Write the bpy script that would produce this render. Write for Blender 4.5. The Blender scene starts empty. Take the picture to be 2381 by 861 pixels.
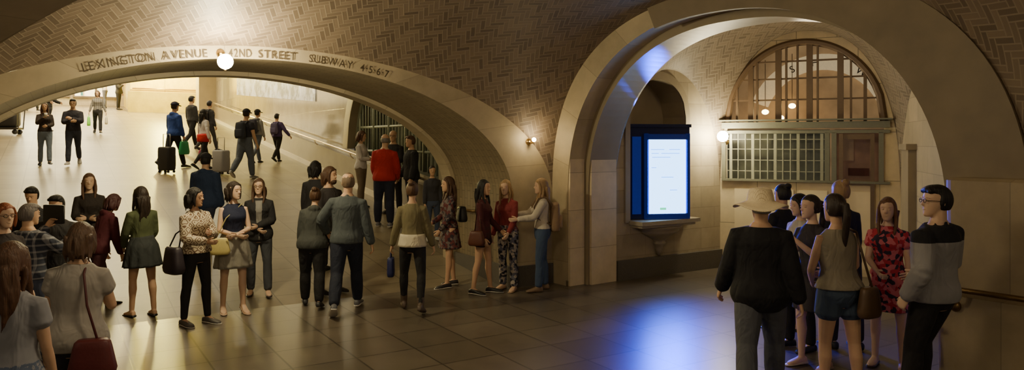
import bpy, bmesh, math, random
from mathutils import Vector, Matrix
from math import sin, cos, pi, radians
random.seed(7)
SC = bpy.context.scene
COL = SC.collection
def V(*a): return Vector(a)
def S(x):
    x = max(0.0, min(1.0, x)); return x*x*(3-2*x)

# ------------------------------------------------------------------ mesh builder
class M:
    def __init__(s): s.v=[]; s.f=[]; s.m=[]; s.uv={}
    def grid(s,R,mi=0,cap=True,close=True,UV=None):
        n=len(R[0]); b=len(s.v)
        for i,r in enumerate(R):
            for j,p in enumerate(r):
                if UV: s.uv[len(s.v)]=UV[i][j]
                s.v.append(Vector(p))
        for i in range(len(R)-1):
            for j in range(n if close else n-1):
                k=(j+1)%n
                s.f.append((b+i*n+j,b+i*n+k,b+(i+1)*n+k,b+(i+1)*n+j)); s.m.append(mi)
        if cap and close:
            s.f.append(tuple(b+j for j in range(n))[::-1]); s.m.append(mi)
            e=b+(len(R)-1)*n
            s.f.append(tuple(e+j for j in range(n))); s.m.append(mi)
    def ell(s,c,r,mi=0,R=None,nu=14,nv=9,fn=None):
        c=Vector(c); G=[]
        for i in range(nv+1):
            ph=min(max(pi*i/nv,.03),pi-.03); g=[]
            for j in range(nu):
                th=2*pi*j/nu
                n=V(sin(ph)*cos(th),sin(ph)*sin(th),cos(ph))
                k=fn(n) if fn else 1
                p=V(n.x*r[0],n.y*r[1],n.z*r[2])*k
                if R: p=R@p
                g.append(c+p)
            G.append(g)
        s.grid(G,mi)
    def tube(s,pts,rad,mi=0,n=10,side=None,rnd=True):
        pts=[Vector(p) for p in pts]; N=len(pts)
        if not isinstance(rad,(list,tuple)) or (isinstance(rad,tuple)): rad=[rad]*N
        rad=[r if isinstance(r,tuple) else (r,r) for r in rad]
        G=[]; tn=[]
        for i in range(N):
            t=(pts[min(i+1,N-1)]-pts[max(i-1,0)]).normalized(); tn.append(t)
        if side is None:
            d=tn[0]; side=V(1,0,0) if abs(d.x)<.7 else V(0,1,0)
        side=Vector(side); P=[];Rr=[];T=[]
        if rnd:
            P.append(pts[0]-tn[0]*max(rad[0])*.55);Rr.append((rad[0][0]*.55,rad[0][1]*.55));T.append(tn[0])
        for i in range(N): P.append(pts[i]);Rr.append(rad[i]);T.append(tn[i])
        if rnd:
            P.append(pts[-1]+tn[-1]*max(rad[-1])*.55);Rr.append((rad[-1][0]*.55,rad[-1][1]*.55));T.append(tn[-1])
        for p,r,t in zip(P,Rr,T):
            b=side-t*side.dot(t)
            if b.length<1e-4: b=t.orthogonal()
            b.normalize(); c=t.cross(b); side=b
            G.append([p+b*r[0]*cos(2*pi*j/n)+c*r[1]*sin(2*pi*j/n) for j in range(n)])
        s.grid(G,mi)
    def box(s,c,sz,mi=0,R=None):
        c=Vector(c);b=len(s.v)
        for x in (-.5,.5):
            for y in (-.5,.5):
                for z in (-.5,.5):
                    p=V(x*sz[0],y*sz[1],z*sz[2])
                    if R: p=R@p
                    s.v.append(c+p)
        for f in ((0,1,3,2),(4,6,7,5),(0,4,5,1),(2,3,7,6),(0,2,6,4),(1,5,7,3)):
            s.f.append(tuple(b+i for i in f)); s.m.append(mi)
    def rbox(s,c,sz,mi=0,R=None,e=4,n=24,taper=0.0,rz=.15):
        c=Vector(c);G=[]
        prof=[(0,.80),(rz*.3,.93),(rz,1),(.5,1-taper*.5),(1-rz,1-taper),(1-rz*.3,.93-taper),(1,.8-taper)]
        for f,k in prof:
            g=[]
            for j in range(n):
                th=2*pi*j/n
                cx=abs(cos(th))**(2/e)*(1 if cos(th)>=0 else -1);cy=abs(sin(th))**(2/e)*(1 if sin(th)>=0 else -1)
                p=V(cx*sz[0]/2*k,cy*sz[1]/2*k,(f-.5)*sz[2])
                if R: p=R@p
                g.append(c+p)
            G.append(g)
        s.grid(G,mi)
    def quad(s,a,b,c,d,mi=0,uv=None):
        k=len(s.v)
        for i,p in enumerate((a,b,c,d)):
            if uv: s.uv[len(s.v)]=uv[i]
            s.v.append(Vector(p))
        s.f.append((k,k+1,k+2,k+3)); s.m.append(mi)
    def xf(s,m): s.v=[m@p for p in s.v]
    def mesh(s,name,recalc=True,smooth=True):
        me=bpy.data.meshes.new(name)
        me.from_pydata([tuple(p) for p in s.v],[],s.f)
        me.polygons.foreach_set('material_index',s.m)
        if s.uv:
            u=me.uv_layers.new(name='UVMap')
            for l in me.loops: u.data[l.index].uv=s.uv.get(l.vertex_index,(0,0))
        if recalc:
            bm=bmesh.new();bm.from_mesh(me);bmesh.ops.recalc_face_normals(bm,faces=bm.faces);bm.to_mesh(me);bm.free()
        me.polygons.foreach_set('use_smooth',[smooth]*len(me.polygons))
        me.update(); return me
JOBS=[]
def obj(m,name,mats,parent=None,smooth=True,voxel=0,extra=None,label=None,cat=None,kind=None,group=None,recalc=True,it=2):
    me=m.mesh(name,recalc,smooth)
    if not isinstance(mats,(list,tuple)): mats=[mats]
    for a in mats: me.materials.append(a)
    o=bpy.data.objects.new(name,me); COL.objects.link(o)
    if parent: o.parent=parent
    if label: o['label']=label
    if cat: o['category']=cat
    if kind: o['kind']=kind
    if group: o['group']=group
    if voxel:
        r=o.modifiers.new('r','REMESH'); r.mode='VOXEL'; r.voxel_size=voxel; r.use_smooth_shade=True
        sm=o.modifiers.new('s','SMOOTH'); sm.factor=.5; sm.iterations=it
        JOBS.append((o,extra,mats))
    return o
def bake():
    bpy.context.view_layer.update()
    dg=bpy.context.evaluated_depsgraph_get()
    out=[]
    for o,ex,mats in JOBS:
        out.append(bpy.data.meshes.new_from_object(o.evaluated_get(dg)))
    for (o,ex,mats),me in zip(JOBS,out):
        o.modifiers.clear()
        bm=bmesh.new(); bm.from_mesh(me)
        for f in bm.faces: f.material_index=0
        if ex:
            vs=[bm.verts.new(p) for p in ex.v]
            new=[]
            for f,mi in zip(ex.f,ex.m):
                try:
                    q=bm.faces.new([vs[i] for i in f]); q.material_index=mi; new.append(q)
                except ValueError: pass
            bmesh.ops.recalc_face_normals(bm,faces=new)
        for f in bm.faces: f.smooth=True
        bm.to_mesh(me); bm.free()
        me.materials.clear()
        for a in mats: me.materials.append(a)
        o.data=me

# ------------------------------------------------------------------ materials
MC={}
def newmat(name):
    m=bpy.data.materials.new(name); m.use_nodes=True
    nt=m.node_tree; b=nt.nodes['Principled BSDF']; return m,nt,b
def N(nt,t,**k):
    n=nt.nodes.new(t)
    for a,v in k.items(): setattr(n,a,v)
    return n
def mth(nt,op,a,b=None):
    n=nt.nodes.new('ShaderNodeMath'); n.operation=op
    for i,x in enumerate((a,b)):
        if x is None: continue
        if isinstance(x,(int,float)): n.inputs[i].default_value=x
        else: nt.links.new(x,n.inputs[i])
    return n.outputs[0]
def mixc(nt,f,a,b):
    n=nt.nodes.new('ShaderNodeMix'); n.data_type='RGBA'
    for idx,x in ((0,f),(6,a),(7,b)):
        if isinstance(x,(int,float)): n.inputs[idx].default_value=x
        elif isinstance(x,tuple): n.inputs[idx].default_value=(*x,1)
        else: nt.links.new(x,n.inputs[idx])
    return n.outputs[2]
def mat(col,rough=.6,metal=0,ns=30,var=.12,bump=.1,name='surface',emit=0,alpha=None):
    key=('p',col,rough,metal,ns,var,bump,emit,name)
    if key in MC: return MC[key]
    m,nt,b=newmat(name)
    tc=N(nt,'ShaderNodeTexCoord'); no=N(nt,'ShaderNodeTexNoise'); no.inputs['Scale'].default_value=ns; no.inputs['Detail'].default_value=4
    nt.links.new(tc.outputs['Object'],no.inputs['Vector'])
    c=mixc(nt,no.outputs['Fac'],tuple(x*(1-var) for x in col),tuple(min(1,x*(1+var)) for x in col))
    nt.links.new(c,b.inputs['Base Color'])
    b.inputs['Roughness'].default_value=rough; b.inputs['Metallic'].default_value=metal
    if bump:
        bp=N(nt,'ShaderNodeBump'); bp.inputs['Strength'].default_value=bump; bp.inputs['Distance'].default_value=.01
        nt.links.new(no.outputs['Fac'],bp.inputs['Height']); nt.links.new(bp.outputs[0],b.inputs['Normal'])
    if emit:
        nt.links.new(c,b.inputs['Emission Color']); b.inputs['Emission Strength'].default_value=emit
    MC[key]=m; return m
def cloth(col,pat=None,c2=(.5,.5,.5),c3=None):
    key=('c',col,pat,c2,c3)
    if key in MC: return MC[key]
    m,nt,b=newmat('fabric')
    tc=N(nt,'ShaderNodeTexCoord'); O=tc.outputs['Object']
    no=N(nt,'ShaderNodeTexNoise'); no.inputs['Scale'].default_value=7; no.inputs['Detail'].default_value=5
    nt.links.new(O,no.inputs['Vector'])
    base=mixc(nt,no.outputs['Fac'],tuple(x*.80 for x in col),tuple(min(1,x*1.2) for x in col))
    if pat=='plaid':
        sp=N(nt,'ShaderNodeSeparateXYZ'); nt.links.new(O,sp.inputs[0])
        a=mth(nt,'GREATER_THAN',mth(nt,'FRACT',mth(nt,'MULTIPLY',sp.outputs[0],16)),.72)
        c=mth(nt,'GREATER_THAN',mth(nt,'FRACT',mth(nt,'MULTIPLY',sp.outputs[2],16)),.72)
        f=mth(nt,'MULTIPLY',mth(nt,'ADD',a,c),.5)
        base=mixc(nt,f,base,c2)
    elif pat=='floral':
        vo=N(nt,'ShaderNodeTexVoronoi'); vo.inputs['Scale'].default_value=30; nt.links.new(O,vo.inputs['Vector'])
        sp=N(nt,'ShaderNodeSeparateColor'); nt.links.new(vo.outputs['Color'],sp.inputs[0])
        base=mixc(nt,mth(nt,'GREATER_THAN',sp.outputs[0],.5),base,c2)
        base=mixc(nt,mth(nt,'GREATER_THAN',sp.outputs[1],.72),base,c3 or (.02,.02,.02))
    elif pat=='diamond':
        vo=N(nt,'ShaderNodeTexVoronoi'); vo.distance='MANHATTAN'; vo.inputs['Scale'].default_value=13; vo.inputs['Randomness'].default_value=.0
        nt.links.new(O,vo.inputs['Vector'])
        w=mth(nt,'FRACT',mth(nt,'MULTIPLY',vo.outputs['Distance'],2.2))
        base=mixc(nt,mth(nt,'GREATER_THAN',w,.62),base,c2)
    elif pat=='block':
        sp=N(nt,'ShaderNodeSeparateXYZ'); nt.links.new(O,sp.inputs[0])
        base=mixc(nt,mth(nt,'GREATER_THAN',sp.outputs[2],1.335),base,c2)
    nt.links.new(base,b.inputs['Base Color'])
    b.inputs['Roughness'].default_value=.85
    mp=N(nt,'ShaderNodeMapping'); mp.inputs['Scale'].default_value=(1,1,.55); nt.links.new(O,mp.inputs[0])
    no2=N(nt,'ShaderNodeTexNoise'); no2.inputs['Scale'].default_value=9; no2.inputs['Detail'].default_value=2; no2.inputs['Distortion'].default_value=1.0
    nt.links.new(mp.outputs[0],no2.inputs['Vector'])
    bp=N(nt,'ShaderNodeBump'); bp.inputs['Strength'].default_value=.75; bp.inputs['Distance'].default_value=.032
    nt.links.new(no2.outputs['Fac'],bp.inputs['Height']); nt.links.new(bp.outputs[0],b.inputs['Normal'])
    MC[key]=m; return m
def hairmat(col):
    key=('h',col)
    if key in MC: return MC[key]
    m,nt,b=newmat('hair_strands')
    tc=N(nt,'ShaderNodeTexCoord'); mp=N(nt,'ShaderNodeMapping'); mp.inputs['Scale'].default_value=(110,110,7)
    no=N(nt,'ShaderNodeTexNoise'); no.inputs['Scale'].default_value=1; no.inputs['Detail'].default_value=3
    nt.links.new(tc.outputs['Object'],mp.inputs[0]); nt.links.new(mp.outputs[0],no.inputs['Vector'])
    nt.links.new(mixc(nt,no.outputs['Fac'],tuple(x*.4 for x in col),tuple(x*1.7 for x in col)),b.inputs['Base Color'])
    b.inputs['Roughness'].default_value=.55
    bp=N(nt,'ShaderNodeBump'); bp.inputs['Strength'].default_value=.7; bp.inputs['Distance'].default_value=.012
    nt.links.new(no.outputs['Fac'],bp.inputs['Height']); nt.links.new(bp.outputs[0],b.inputs['Normal'])
    MC[key]=m; return m
def skinmat(col):
    key=('s',col)
    if key in MC: return MC[key]
    m,nt,b=newmat('skin')
    tc=N(nt,'ShaderNodeTexCoord'); no=N(nt,'ShaderNodeTexNoise'); no.inputs['Scale'].default_value=14
    nt.links.new(tc.outputs['Object'],no.inputs['Vector'])
    nt.links.new(mixc(nt,no.outputs['Fac'],tuple(x*.9 for x in col),tuple(x*1.08 for x in col)),b.inputs['Base Color'])
    b.inputs['Roughness'].default_value=.55
    b.inputs['Subsurface Weight'].default_value=.08
    MC[key]=m; return m
def emis(col,s,name='glow'):
    key=('e',col,s)
    if key in MC: return MC[key]
    m,nt,b=newmat(name); b.inputs['Base Color'].default_value=(*col,1)
    b.inputs['Emission Color'].default_value=(*col,1); b.inputs['Emission Strength'].default_value=s
    MC[key]=m; return m
def herring(name,c1,c2,mort,w=.085,L=3,rough=.55):
    m,nt,b=newmat(name)
    uv=N(nt,'ShaderNodeUVMap'); uv.uv_map='UVMap'
    mp=N(nt,'ShaderNodeMapping'); mp.inputs['Rotation'].default_value=(0,0,radians(45)); mp.inputs['Scale'].default_value=(1/w,1/w,1)
    mp.inputs['Location'].default_value=(600,600,0)
    nt.links.new(uv.outputs[0],mp.inputs[0])
    sp=N(nt,'ShaderNodeSeparateXYZ'); nt.links.new(mp.outputs[0],sp.inputs[0]); x,y=sp.outputs[0],sp.outputs[1]
    fx=mth(nt,'FRACT',x); fy=mth(nt,'FRACT',y); i=mth(nt,'FLOOR',x); j=mth(nt,'FLOOR',y)
    k=mth(nt,'ROUND',mth(nt,'MODULO',mth(nt,'ADD',mth(nt,'SUBTRACT',i,j),6000*L),2*L))
    hz=mth(nt,'LESS_THAN',k,L-.5)
    inv=mth(nt,'SUBTRACT',1,hz)
    u_h=mth(nt,'ADD',fx,k); v_v=mth(nt,'ADD',fy,mth(nt,'SUBTRACT',2*L-1,k))
    lng=mth(nt,'ADD',mth(nt,'MULTIPLY',hz,u_h),mth(nt,'MULTIPLY',inv,v_v))
    sh=mth(nt,'ADD',mth(nt,'MULTIPLY',hz,fy),mth(nt,'MULTIPLY',inv,fx))
    d=mth(nt,'MINIMUM',mth(nt,'MINIMUM',lng,mth(nt,'SUBTRACT',L,lng)),mth(nt,'MINIMUM',sh,mth(nt,'SUBTRACT',1,sh)))
    ti=mth(nt,'SUBTRACT',i,mth(nt,'MULTIPLY',hz,k)); tj=mth(nt,'SUBTRACT',j,mth(nt,'MULTIPLY',inv,mth(nt,'SUBTRACT',2*L-1,k)))
    cb=N(nt,'ShaderNodeCombineXYZ'); nt.links.new(ti,cb.inputs[0]); nt.links.new(tj,cb.inputs[1])
    wn=N(nt,'ShaderNodeTexWhiteNoise'); wn.noise_dimensions='2D'; nt.links.new(cb.outputs[0],wn.inputs['Vector'])
    tile=mixc(nt,wn.outputs['Value'],c1,c2)
    mask=N(nt,'ShaderNodeMapRange'); mask.inputs['From Min'].default_value=.03; mask.inputs['From Max'].default_value=.16
    nt.links.new(d,mask.inputs['Value'])
    nt.links.new(mixc(nt,mask.outputs[0],mort,tile),b.inputs['Base Color'])
    b.inputs['Roughness'].default_value=rough
    bp=N(nt,'ShaderNodeBump'); bp.inputs['Strength'].default_value=.25; bp.inputs['Distance'].default_value=.005
    nt.links.new(mask.outputs[0],bp.inputs['Height']); nt.links.new(bp.outputs[0],b.inputs['Normal'])
    return m
def blocks(name,col,w=.9,h=.42,mort=.006,mcol=None,rough=.55,coord='UV',rot=0,offs=.5,var=.18,bump=.25,spec=.5,rv=.2):
    m,nt,b=newmat(name)
    tc=N(nt,'ShaderNodeTexCoord'); mp=N(nt,'ShaderNodeMapping'); mp.inputs['Rotation'].default_value=(0,0,rot)
    nt.links.new(tc.outputs[coord],mp.inputs[0])
    br=N(nt,'ShaderNodeTexBrick'); br.offset=offs
    nt.links.new(mp.outputs[0],br.inputs['Vector'])
    br.inputs['Scale'].default_value=1; br.inputs['Brick Width'].default_value=w; br.inputs['Row Height'].default_value=h
    br.inputs['Mortar Size'].default_value=mort; br.inputs['Mortar Smooth'].default_value=.2
    br.inputs['Color1'].default_value=(*[x*(1-var) for x in col],1); br.inputs['Color2'].default_value=(*[min(1,x*(1+var)) for x in col],1)
    br.inputs['Mortar'].default_value=(*(mcol or tuple(x*.45 for x in col)),1)
    no=N(nt,'ShaderNodeTexNoise'); no.inputs['Scale'].default_value=2.2; no.inputs['Detail'].default_value=8; no.inputs['Roughness'].default_value=.65
    nt.links.new(tc.outputs['Object'],no.inputs['Vector'])
    mx=N(nt,'ShaderNodeMix',data_type='RGBA',blend_type='MULTIPLY'); mx.inputs[0].default_value=.75
    nt.links.new(br.outputs['Color'],mx.inputs[6])
    rp=N(nt,'ShaderNodeMapRange'); rp.inputs['To Min'].default_value=.45; rp.inputs['To Max'].default_value=1.45
    nt.links.new(no.outputs['Fac'],rp.inputs['Value'])
    cb=N(nt,'ShaderNodeCombineColor')
    for q in range(3): nt.links.new(rp.outputs[0],cb.inputs[q])
    nt.links.new(cb.outputs[0],mx.inputs[7]); nt.links.new(mx.outputs[2],b.inputs['Base Color'])
    r2=N(nt,'ShaderNodeMapRange'); r2.inputs['To Min'].default_value=rough*(1-rv); r2.inputs['To Max'].default_value=rough*(1+rv)
    nt.links.new(no.outputs['Fac'],r2.inputs['Value']); nt.links.new(r2.outputs[0],b.inputs['Roughness'])
    b.inputs['Specular IOR Level'].default_value=spec
    bp=N(nt,'ShaderNodeBump'); bp.inputs['Strength'].default_value=bump; bp.inputs['Distance'].default_value=.01
    bp.invert=True
    nt.links.new(br.outputs['Fac'],bp.inputs['Height']); nt.links.new(bp.outputs[0],b.inputs['Normal'])
    return m
m_tile=herring('herringbone_tile',(.135,.098,.068),(.235,.175,.120),(.28,.22,.155),w=.062)
m_tile2=herring('herringbone_tile_small',(.14,.105,.070),(.22,.17,.115),(.27,.22,.155),w=.055)
m_stone=blocks('limestone_blocks',(.41,.34,.23),w=.62,h=.34,mort=.004,mcol=(.27,.22,.145),var=.14)
m_ring=blocks('limestone_ring',(.49,.405,.265),w=.7,h=3,mort=.004,mcol=(.32,.26,.17),var=.10)
m_pier=blocks('pale_pier_stone',(.72,.60,.40),w=3,h=.55,mort=.005,mcol=(.42,.34,.22),var=.07)
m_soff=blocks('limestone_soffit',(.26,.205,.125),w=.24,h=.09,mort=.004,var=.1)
m_plast=mat((.32,.26,.17),.6,ns=3,var=.2,name='plaster')
m_rib=mat((.235,.185,.12),.6,ns=4,var=.25,name='dark_rib_plaster')
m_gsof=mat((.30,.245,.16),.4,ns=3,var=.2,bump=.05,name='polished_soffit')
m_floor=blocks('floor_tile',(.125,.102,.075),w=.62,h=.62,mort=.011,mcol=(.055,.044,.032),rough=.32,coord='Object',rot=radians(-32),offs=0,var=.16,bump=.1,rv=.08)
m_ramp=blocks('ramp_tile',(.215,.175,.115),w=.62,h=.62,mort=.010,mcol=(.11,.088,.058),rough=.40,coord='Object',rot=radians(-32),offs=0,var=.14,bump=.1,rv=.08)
m_gran=mat((.11,.098,.078),.35,ns=60,var=.35,name='grey_granite')
m_marb=blocks('polished_marble',(.44,.39,.28),w=1.4,h=1.0,mort=.004,rough=.14)
m_brass=mat((.55,.38,.16),.3,1,name='brass')
m_brass2=mat((.22,.14,.06),.35,.9,name='dark_brass')
m_green=mat((.19,.19,.135),.5,.1,name='green_bronze')
m_bron=mat((.13,.080,.042),.5,.1,name='brown_wood')

# ------------------------------------------------------------------ frames
def HP(s,t,z): return V(-.53*s+.85*t,.85*s+.53*t,z)
def rz(s): return max(0,.112*(s-9.5))
def floor_z(x,y): return rz(-.53*x+.85*y)
A=Vector((.6,10.9)); dL=Vector((-.85,-.53)); nL=Vector((-.53,.85)); dR=Vector((.6,-.8)); nR=Vector((.8,.6))
def LP(q,z,d=0): p=A+dL*q+nL*d; return V(p.x,p.y,z)
def RP(q,z,d=0): p=A+dR*q+nR*d; return V(p.x,p.y,z)
def arcz(q,c,a,zs,rise,p):
    u=min(1,abs((q-c)/a)); return zs+rise*(1-u**p)**(1/p)
def arcpts(c,a,zs,rise,p,n=64):
    o=[]
    for i in range(n+1):
        th=pi*i/n; cu=cos(th); su=max(0,sin(th))
        o.append((c-a*abs(cu)**(2/p)*(1 if cu>0 else -1), zs+rise*su**(2/p)))
    return o
ST=lambda *a,**k: obj(*a,kind='structure',**k)
def arch(FP,inn,out,d0,d1,name,mats,foot=True):
    m=M(); I=list(inn); O=list(out)
    if foot: I=[(inn[0][0],0)]+I+[(inn[-1][0],0)]; O=[(out[0][0],0)]+O+[(out[-1][0],0)]
    L=[0]
    for i in range(1,len(I)): L.append(L[-1]+math.dist(I[i],I[i-1]))
    for d in (d0,d1):
        m.grid([[FP(*p,d) for p in I],[FP(*p,d) for p in O]],0,False,False,UV=[[(L[i],0.1) for i in range(len(I))],[(L[i],.9) for i in range(len(I))]])
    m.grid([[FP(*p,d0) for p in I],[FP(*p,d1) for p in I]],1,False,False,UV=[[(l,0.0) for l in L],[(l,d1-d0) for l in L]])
    m.grid([[FP(*p,d0) for p in O],[FP(*p,d1) for p in O]],0,False,False,UV=[[(l,0) for l in L],[(l,d1-d0) for l in L]])
    return ST(m,name,mats,recalc=False,smooth=False)
LE=1.93
Lc_i,La_i,Lz,Lr_i=4.15,3.45,1.3,1.78
Lin=arcpts(Lc_i,La_i,Lz,Lr_i,2.0); Lout=arcpts(4.1,4.1,Lz,LE,2.0)
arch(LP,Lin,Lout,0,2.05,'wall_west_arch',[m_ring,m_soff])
Rin=arcpts(2.95,2.6,1.3,2.36,2.3); Rout=arcpts(3.05,3.05,1.3,2.58,2.5)
arch(RP,Rin,Rout,0,.30,'wall_east_arch',[m_ring,m_ring])
ri=arcpts(2.95,2.55,1.3,2.31,2.3); ro=arcpts(3.08,3.06,1.3,2.62,2.5)
arch(RP,ri[26:]+[(ri[-1][0],1.25)],ro[26:]+[(ro[-1][0],1.25)],-.07,-.002,'trim_12',[m_rib,m_rib],False)
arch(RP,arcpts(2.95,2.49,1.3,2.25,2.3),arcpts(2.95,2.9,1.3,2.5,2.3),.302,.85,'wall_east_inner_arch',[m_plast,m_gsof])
arch(LP,arcpts(Lc_i,La_i-.06,Lz,Lr_i-.06,2),arcpts(Lc_i,La_i+.3,Lz,Lr_i+.25,2),1.75,2.10,'trim_1',[m_ring,m_ring])

def vault(A,B,C,D,hA,hB,name,m_,n=70,q=3.0,zs=1.3,clampz=None):
    par=[(1-cos(pi*i/n))/2 for i in range(n+1)]
    G=[]
    for a in par:
        row=[]
        for b in par:
            p=A*(1-a)*(1-b)+B*a*(1-b)+C*(1-a)*b+D*a*b
            h1=max(0,hA(a,b)-zs); h2=max(0,hB(b)-zs)
            row.append(V(p.x,p.y,zs+(h1**q+h2**q)**(1/q)))
        G.append(row)
    U=[[0]*(n+1) for _ in par]; W=[[0]*(n+1) for _ in par]; h=n//2
    for j in range(n+1):
        for i in range(h+1,n+1): U[i][j]=U[i-1][j]+(G[i][j]-G[i-1][j]).length
        for i in range(h-1,-1,-1): U[i][j]=U[i+1][j]-(G[i][j]-G[i+1][j]).length
    for i in range(n+1):
        for j in range(h+1,n+1): W[i][j]=W[i][j-1]+(G[i][j]-G[i][j-1]).length
        for j in range(h-1,-1,-1): W[i][j]=W[i][j+1]-(G[i][j]-G[i][j+1]).length
    m=M(); m.grid(G,0,False,False,UV=[[(U[i][j],W[i][j]) for j in range(n+1)] for i in range(n+1)])
    return ST(m,name,m_,recalc=False)
B_=A+dR*6.1; C_=A+dL*8.2; D_=Vector((4.6,1.0))
vault(A,B_,C_,D_,lambda a,b:arcz(6.1*a,3.05,3.05,1.3,2.58,2.5),lambda b:arcz(8.2*b,4.1,4.1,1.3,LE,2.0),'ceiling',m_tile)
A2=A+dR*.46+nR*.85; B2=A+dR*5.44+nR*.85; E_=Vector((3.5,12.3)); F_=Vector((5.9,11.1))
vault(A2,B2,E_,F_,lambda a,b:arcz(a,.5,.5,1.3,2.25+.33*b,2.3),lambda b:arcz(b,.5,.5,1.3,1.95,2.0),'ceiling_east_bay',m_tile2,q=3)

def NP(q,z,d=0):
    dd=(D_-C_).normalized(); nn=Vector((-dd.y,dd.x)); p=C_+dd*q+nn*d; return V(p.x,p.y,z)
nl=(D_-C_).length
arch(NP,arcpts(nl/2,nl/2-.05,1.0,2.25,1.55),[(q*nl/64,4.6) for q in range(65)],-.8,-.12,'wall_south_arch',[m_plast,m_ring])
arch(NP,arcpts(nl/2,nl/2-.0,1.0,2.34,1.55),arcpts(nl/2,nl/2+.4,.9,2.75,1.55),-.118,.0,'trim_2',[m_ring,m_plast])

# ------------------------------------------------------------------ floors
m=M(); m.quad(HP(-16,-18,0),HP(-16,18,0),HP(9.5,18,0),HP(9.5,-18,0)); ST(m,'floor',m_floor,smooth=False)
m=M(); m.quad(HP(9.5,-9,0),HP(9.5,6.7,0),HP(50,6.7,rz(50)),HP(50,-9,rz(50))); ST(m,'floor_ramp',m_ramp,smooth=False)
m=M(); m.quad(HP(9.5,6.7,0),HP(9.5,18,0),HP(14,18,0),HP(14,6.7,0)); ST(m,'floor_east_bay',m_floor,smooth=False)

# ------------------------------------------------------------------ hall beyond the west arch
TW=6.55
gs0,gs1=13.3,18.6
def garch(s):
    c=(gs0+gs1)/2; a=(gs1-gs0)/2
    return rz(c)+1.0+ (2.35)*(max(0,1-(abs(s-c)/a)**2.2))**(1/2.2)
m=M(); cols=[11+.0]+[gs0+(gs1-gs0)*i/40 for i in range(41)]+[43.0]
for a,b in zip(cols[:-1],cols[1:]):
    ins=(a>=gs0-1e-6 and b<=gs1+1e-6)
    def q(sa,za0,za1,sb,zb0,zb1):
        m.quad(HP(sa,TW,za0),HP(sb,TW,zb0),HP(sb,TW,zb1),HP(sa,TW,za1),0,[(sa,za0),(sb,zb0),(sb,zb1),(sa,za1)])
    if ins:
        q(a,rz(a),rz(a)+.9,b,rz(b),rz(b)+.9); q(a,max(garch(a),rz(a)+.9),7.2,b,max(garch(b),rz(b)+.9),7.2)
    else: q(a,rz(a),7.2,b,rz(b),7.2)
ST(m,'wall_north',m_marb,smooth=False)
m=M(); ss=[gs0+(gs1-gs0)*i/40 for i in range(41)]
def ringp(s,k,t):
    c=(gs0+gs1)/2; z=max(garch(s),rz(s)+.9); zc=rz(c)+1.0
    return HP(c+(s-c)*k,t,zc+(z-zc)*k if z>zc else z)
m.grid([[ringp(s,1.0,TW-.06) for s in ss],[ringp(s,1.14,TW-.06) for s in ss],[ringp(s,1.14,TW) for s in ss]],0,False,False)
m.grid([[ringp(s,1.0,TW-.06) for s in ss],[ringp(s,1.0,TW+.5) for s in ss]],0,False,False)
ST(m,'trim_3',m_plast,recalc=False)
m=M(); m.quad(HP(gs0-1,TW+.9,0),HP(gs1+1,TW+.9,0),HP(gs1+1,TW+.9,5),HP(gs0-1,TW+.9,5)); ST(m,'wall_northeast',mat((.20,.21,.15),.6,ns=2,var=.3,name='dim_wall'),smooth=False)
m=M()
for i in range(27):
    s=gs0+.1+(gs1-gs0-.2)*i/26
    m.tube([HP(s,TW+.2,rz(s)+.9),HP(s,TW+.2,garch(s))],.022 if i%5 else .05,n=6,rnd=False)
c=(gs0+gs1)/2
for zz in (1.5,2.1,2.7):
    z=rz(c)+zz-.35; x=[s for s in ss if garch(s)>z and z>rz(s)+.8]
    if len(x)>2: m.tube([HP(x[0],TW+.2,z),HP(x[-1],TW+.2,z)],.035,n=6,rnd=False)
m.tube([HP(s,TW+.2,max(garch(s),rz(s)+.9)-.05) for s in ss],.06,n=6,rnd=False)
obj(m,'window_grille',mat((.28,.31,.23),.5,.2,name='painted_metal'),label='grey-green metal grille filling an arched opening beside the ramp',cat='grille')
m=M()
def sbox(m,s0,s1,t0,t1,h0,h1,mi=0):
    P=[]
    for s in (s0,s1):
        for t in (t0,t1):
            for h in (h0,h1): P.append(HP(s,t,rz(s)+h))
    b=len(m.v); m.v+=P
    for f in ((0,1,3,2),(4,6,7,5),(0,4,5,1),(2,3,7,6),(0,2,6,4),(1,5,7,3)): m.f.append(tuple(b+i for i in f)); m.m.append(mi)
sbox(m,11.06,37.4,TW-.12,TW-.002,0,.72); ST(m,'trim_4',mat((.27,.22,.15),.35,ns=3,var=.2,name='dim_marble'),smooth=False)
m=M(); sbox(m,11.06,37.4,TW-.16,TW-.125,0,.14); ST(m,'baseboard_north',mat((.65,.57,.42),.3,name='curb_highlight_marble'),smooth=False)  # pale tone paints the bright highlight line along the curb
m=M(); m.tube([HP(s,TW-.2,rz(s)+.88) for s in (11.6,20,30,37)],.03,n=8)
for s in range(12,37,3): m.tube([HP(s,TW-.2,rz(s)+.87),HP(s,TW-.17,rz(s)+.78),HP(s,TW-.08,rz(s)+.70)],.014,n=6)
obj(m,'handrail',mat((.8,.65,.42),.25,.8,name='polished_rail'),label='polished metal handrail running up along the ramp wall',cat='handrail')
m=M(); m.quad(HP(11.0,6.2,0),HP(11.0,TW+.02,0),HP(11.0,TW+.02,7.2),HP(11.0,6.2,7.2),0,[(0,0),(.4,0),(.4,7),(0,7)]); ST(m,'wall_northwest',m_stone,smooth=False)
m_yel=blocks('yellow_wall',(.92,.72,.12),w=1.6,h=1.2,mort=.01,rough=.35,var=.05)
m=M(); m.quad(HP(42,3.2,3.4),HP(42,TW+.1,3.4),HP(42,TW+.1,7.2),HP(42,3.2,7.2),0,[(0,0),(3.4,0),(3.4,3.8),(0,3.8)])
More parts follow.
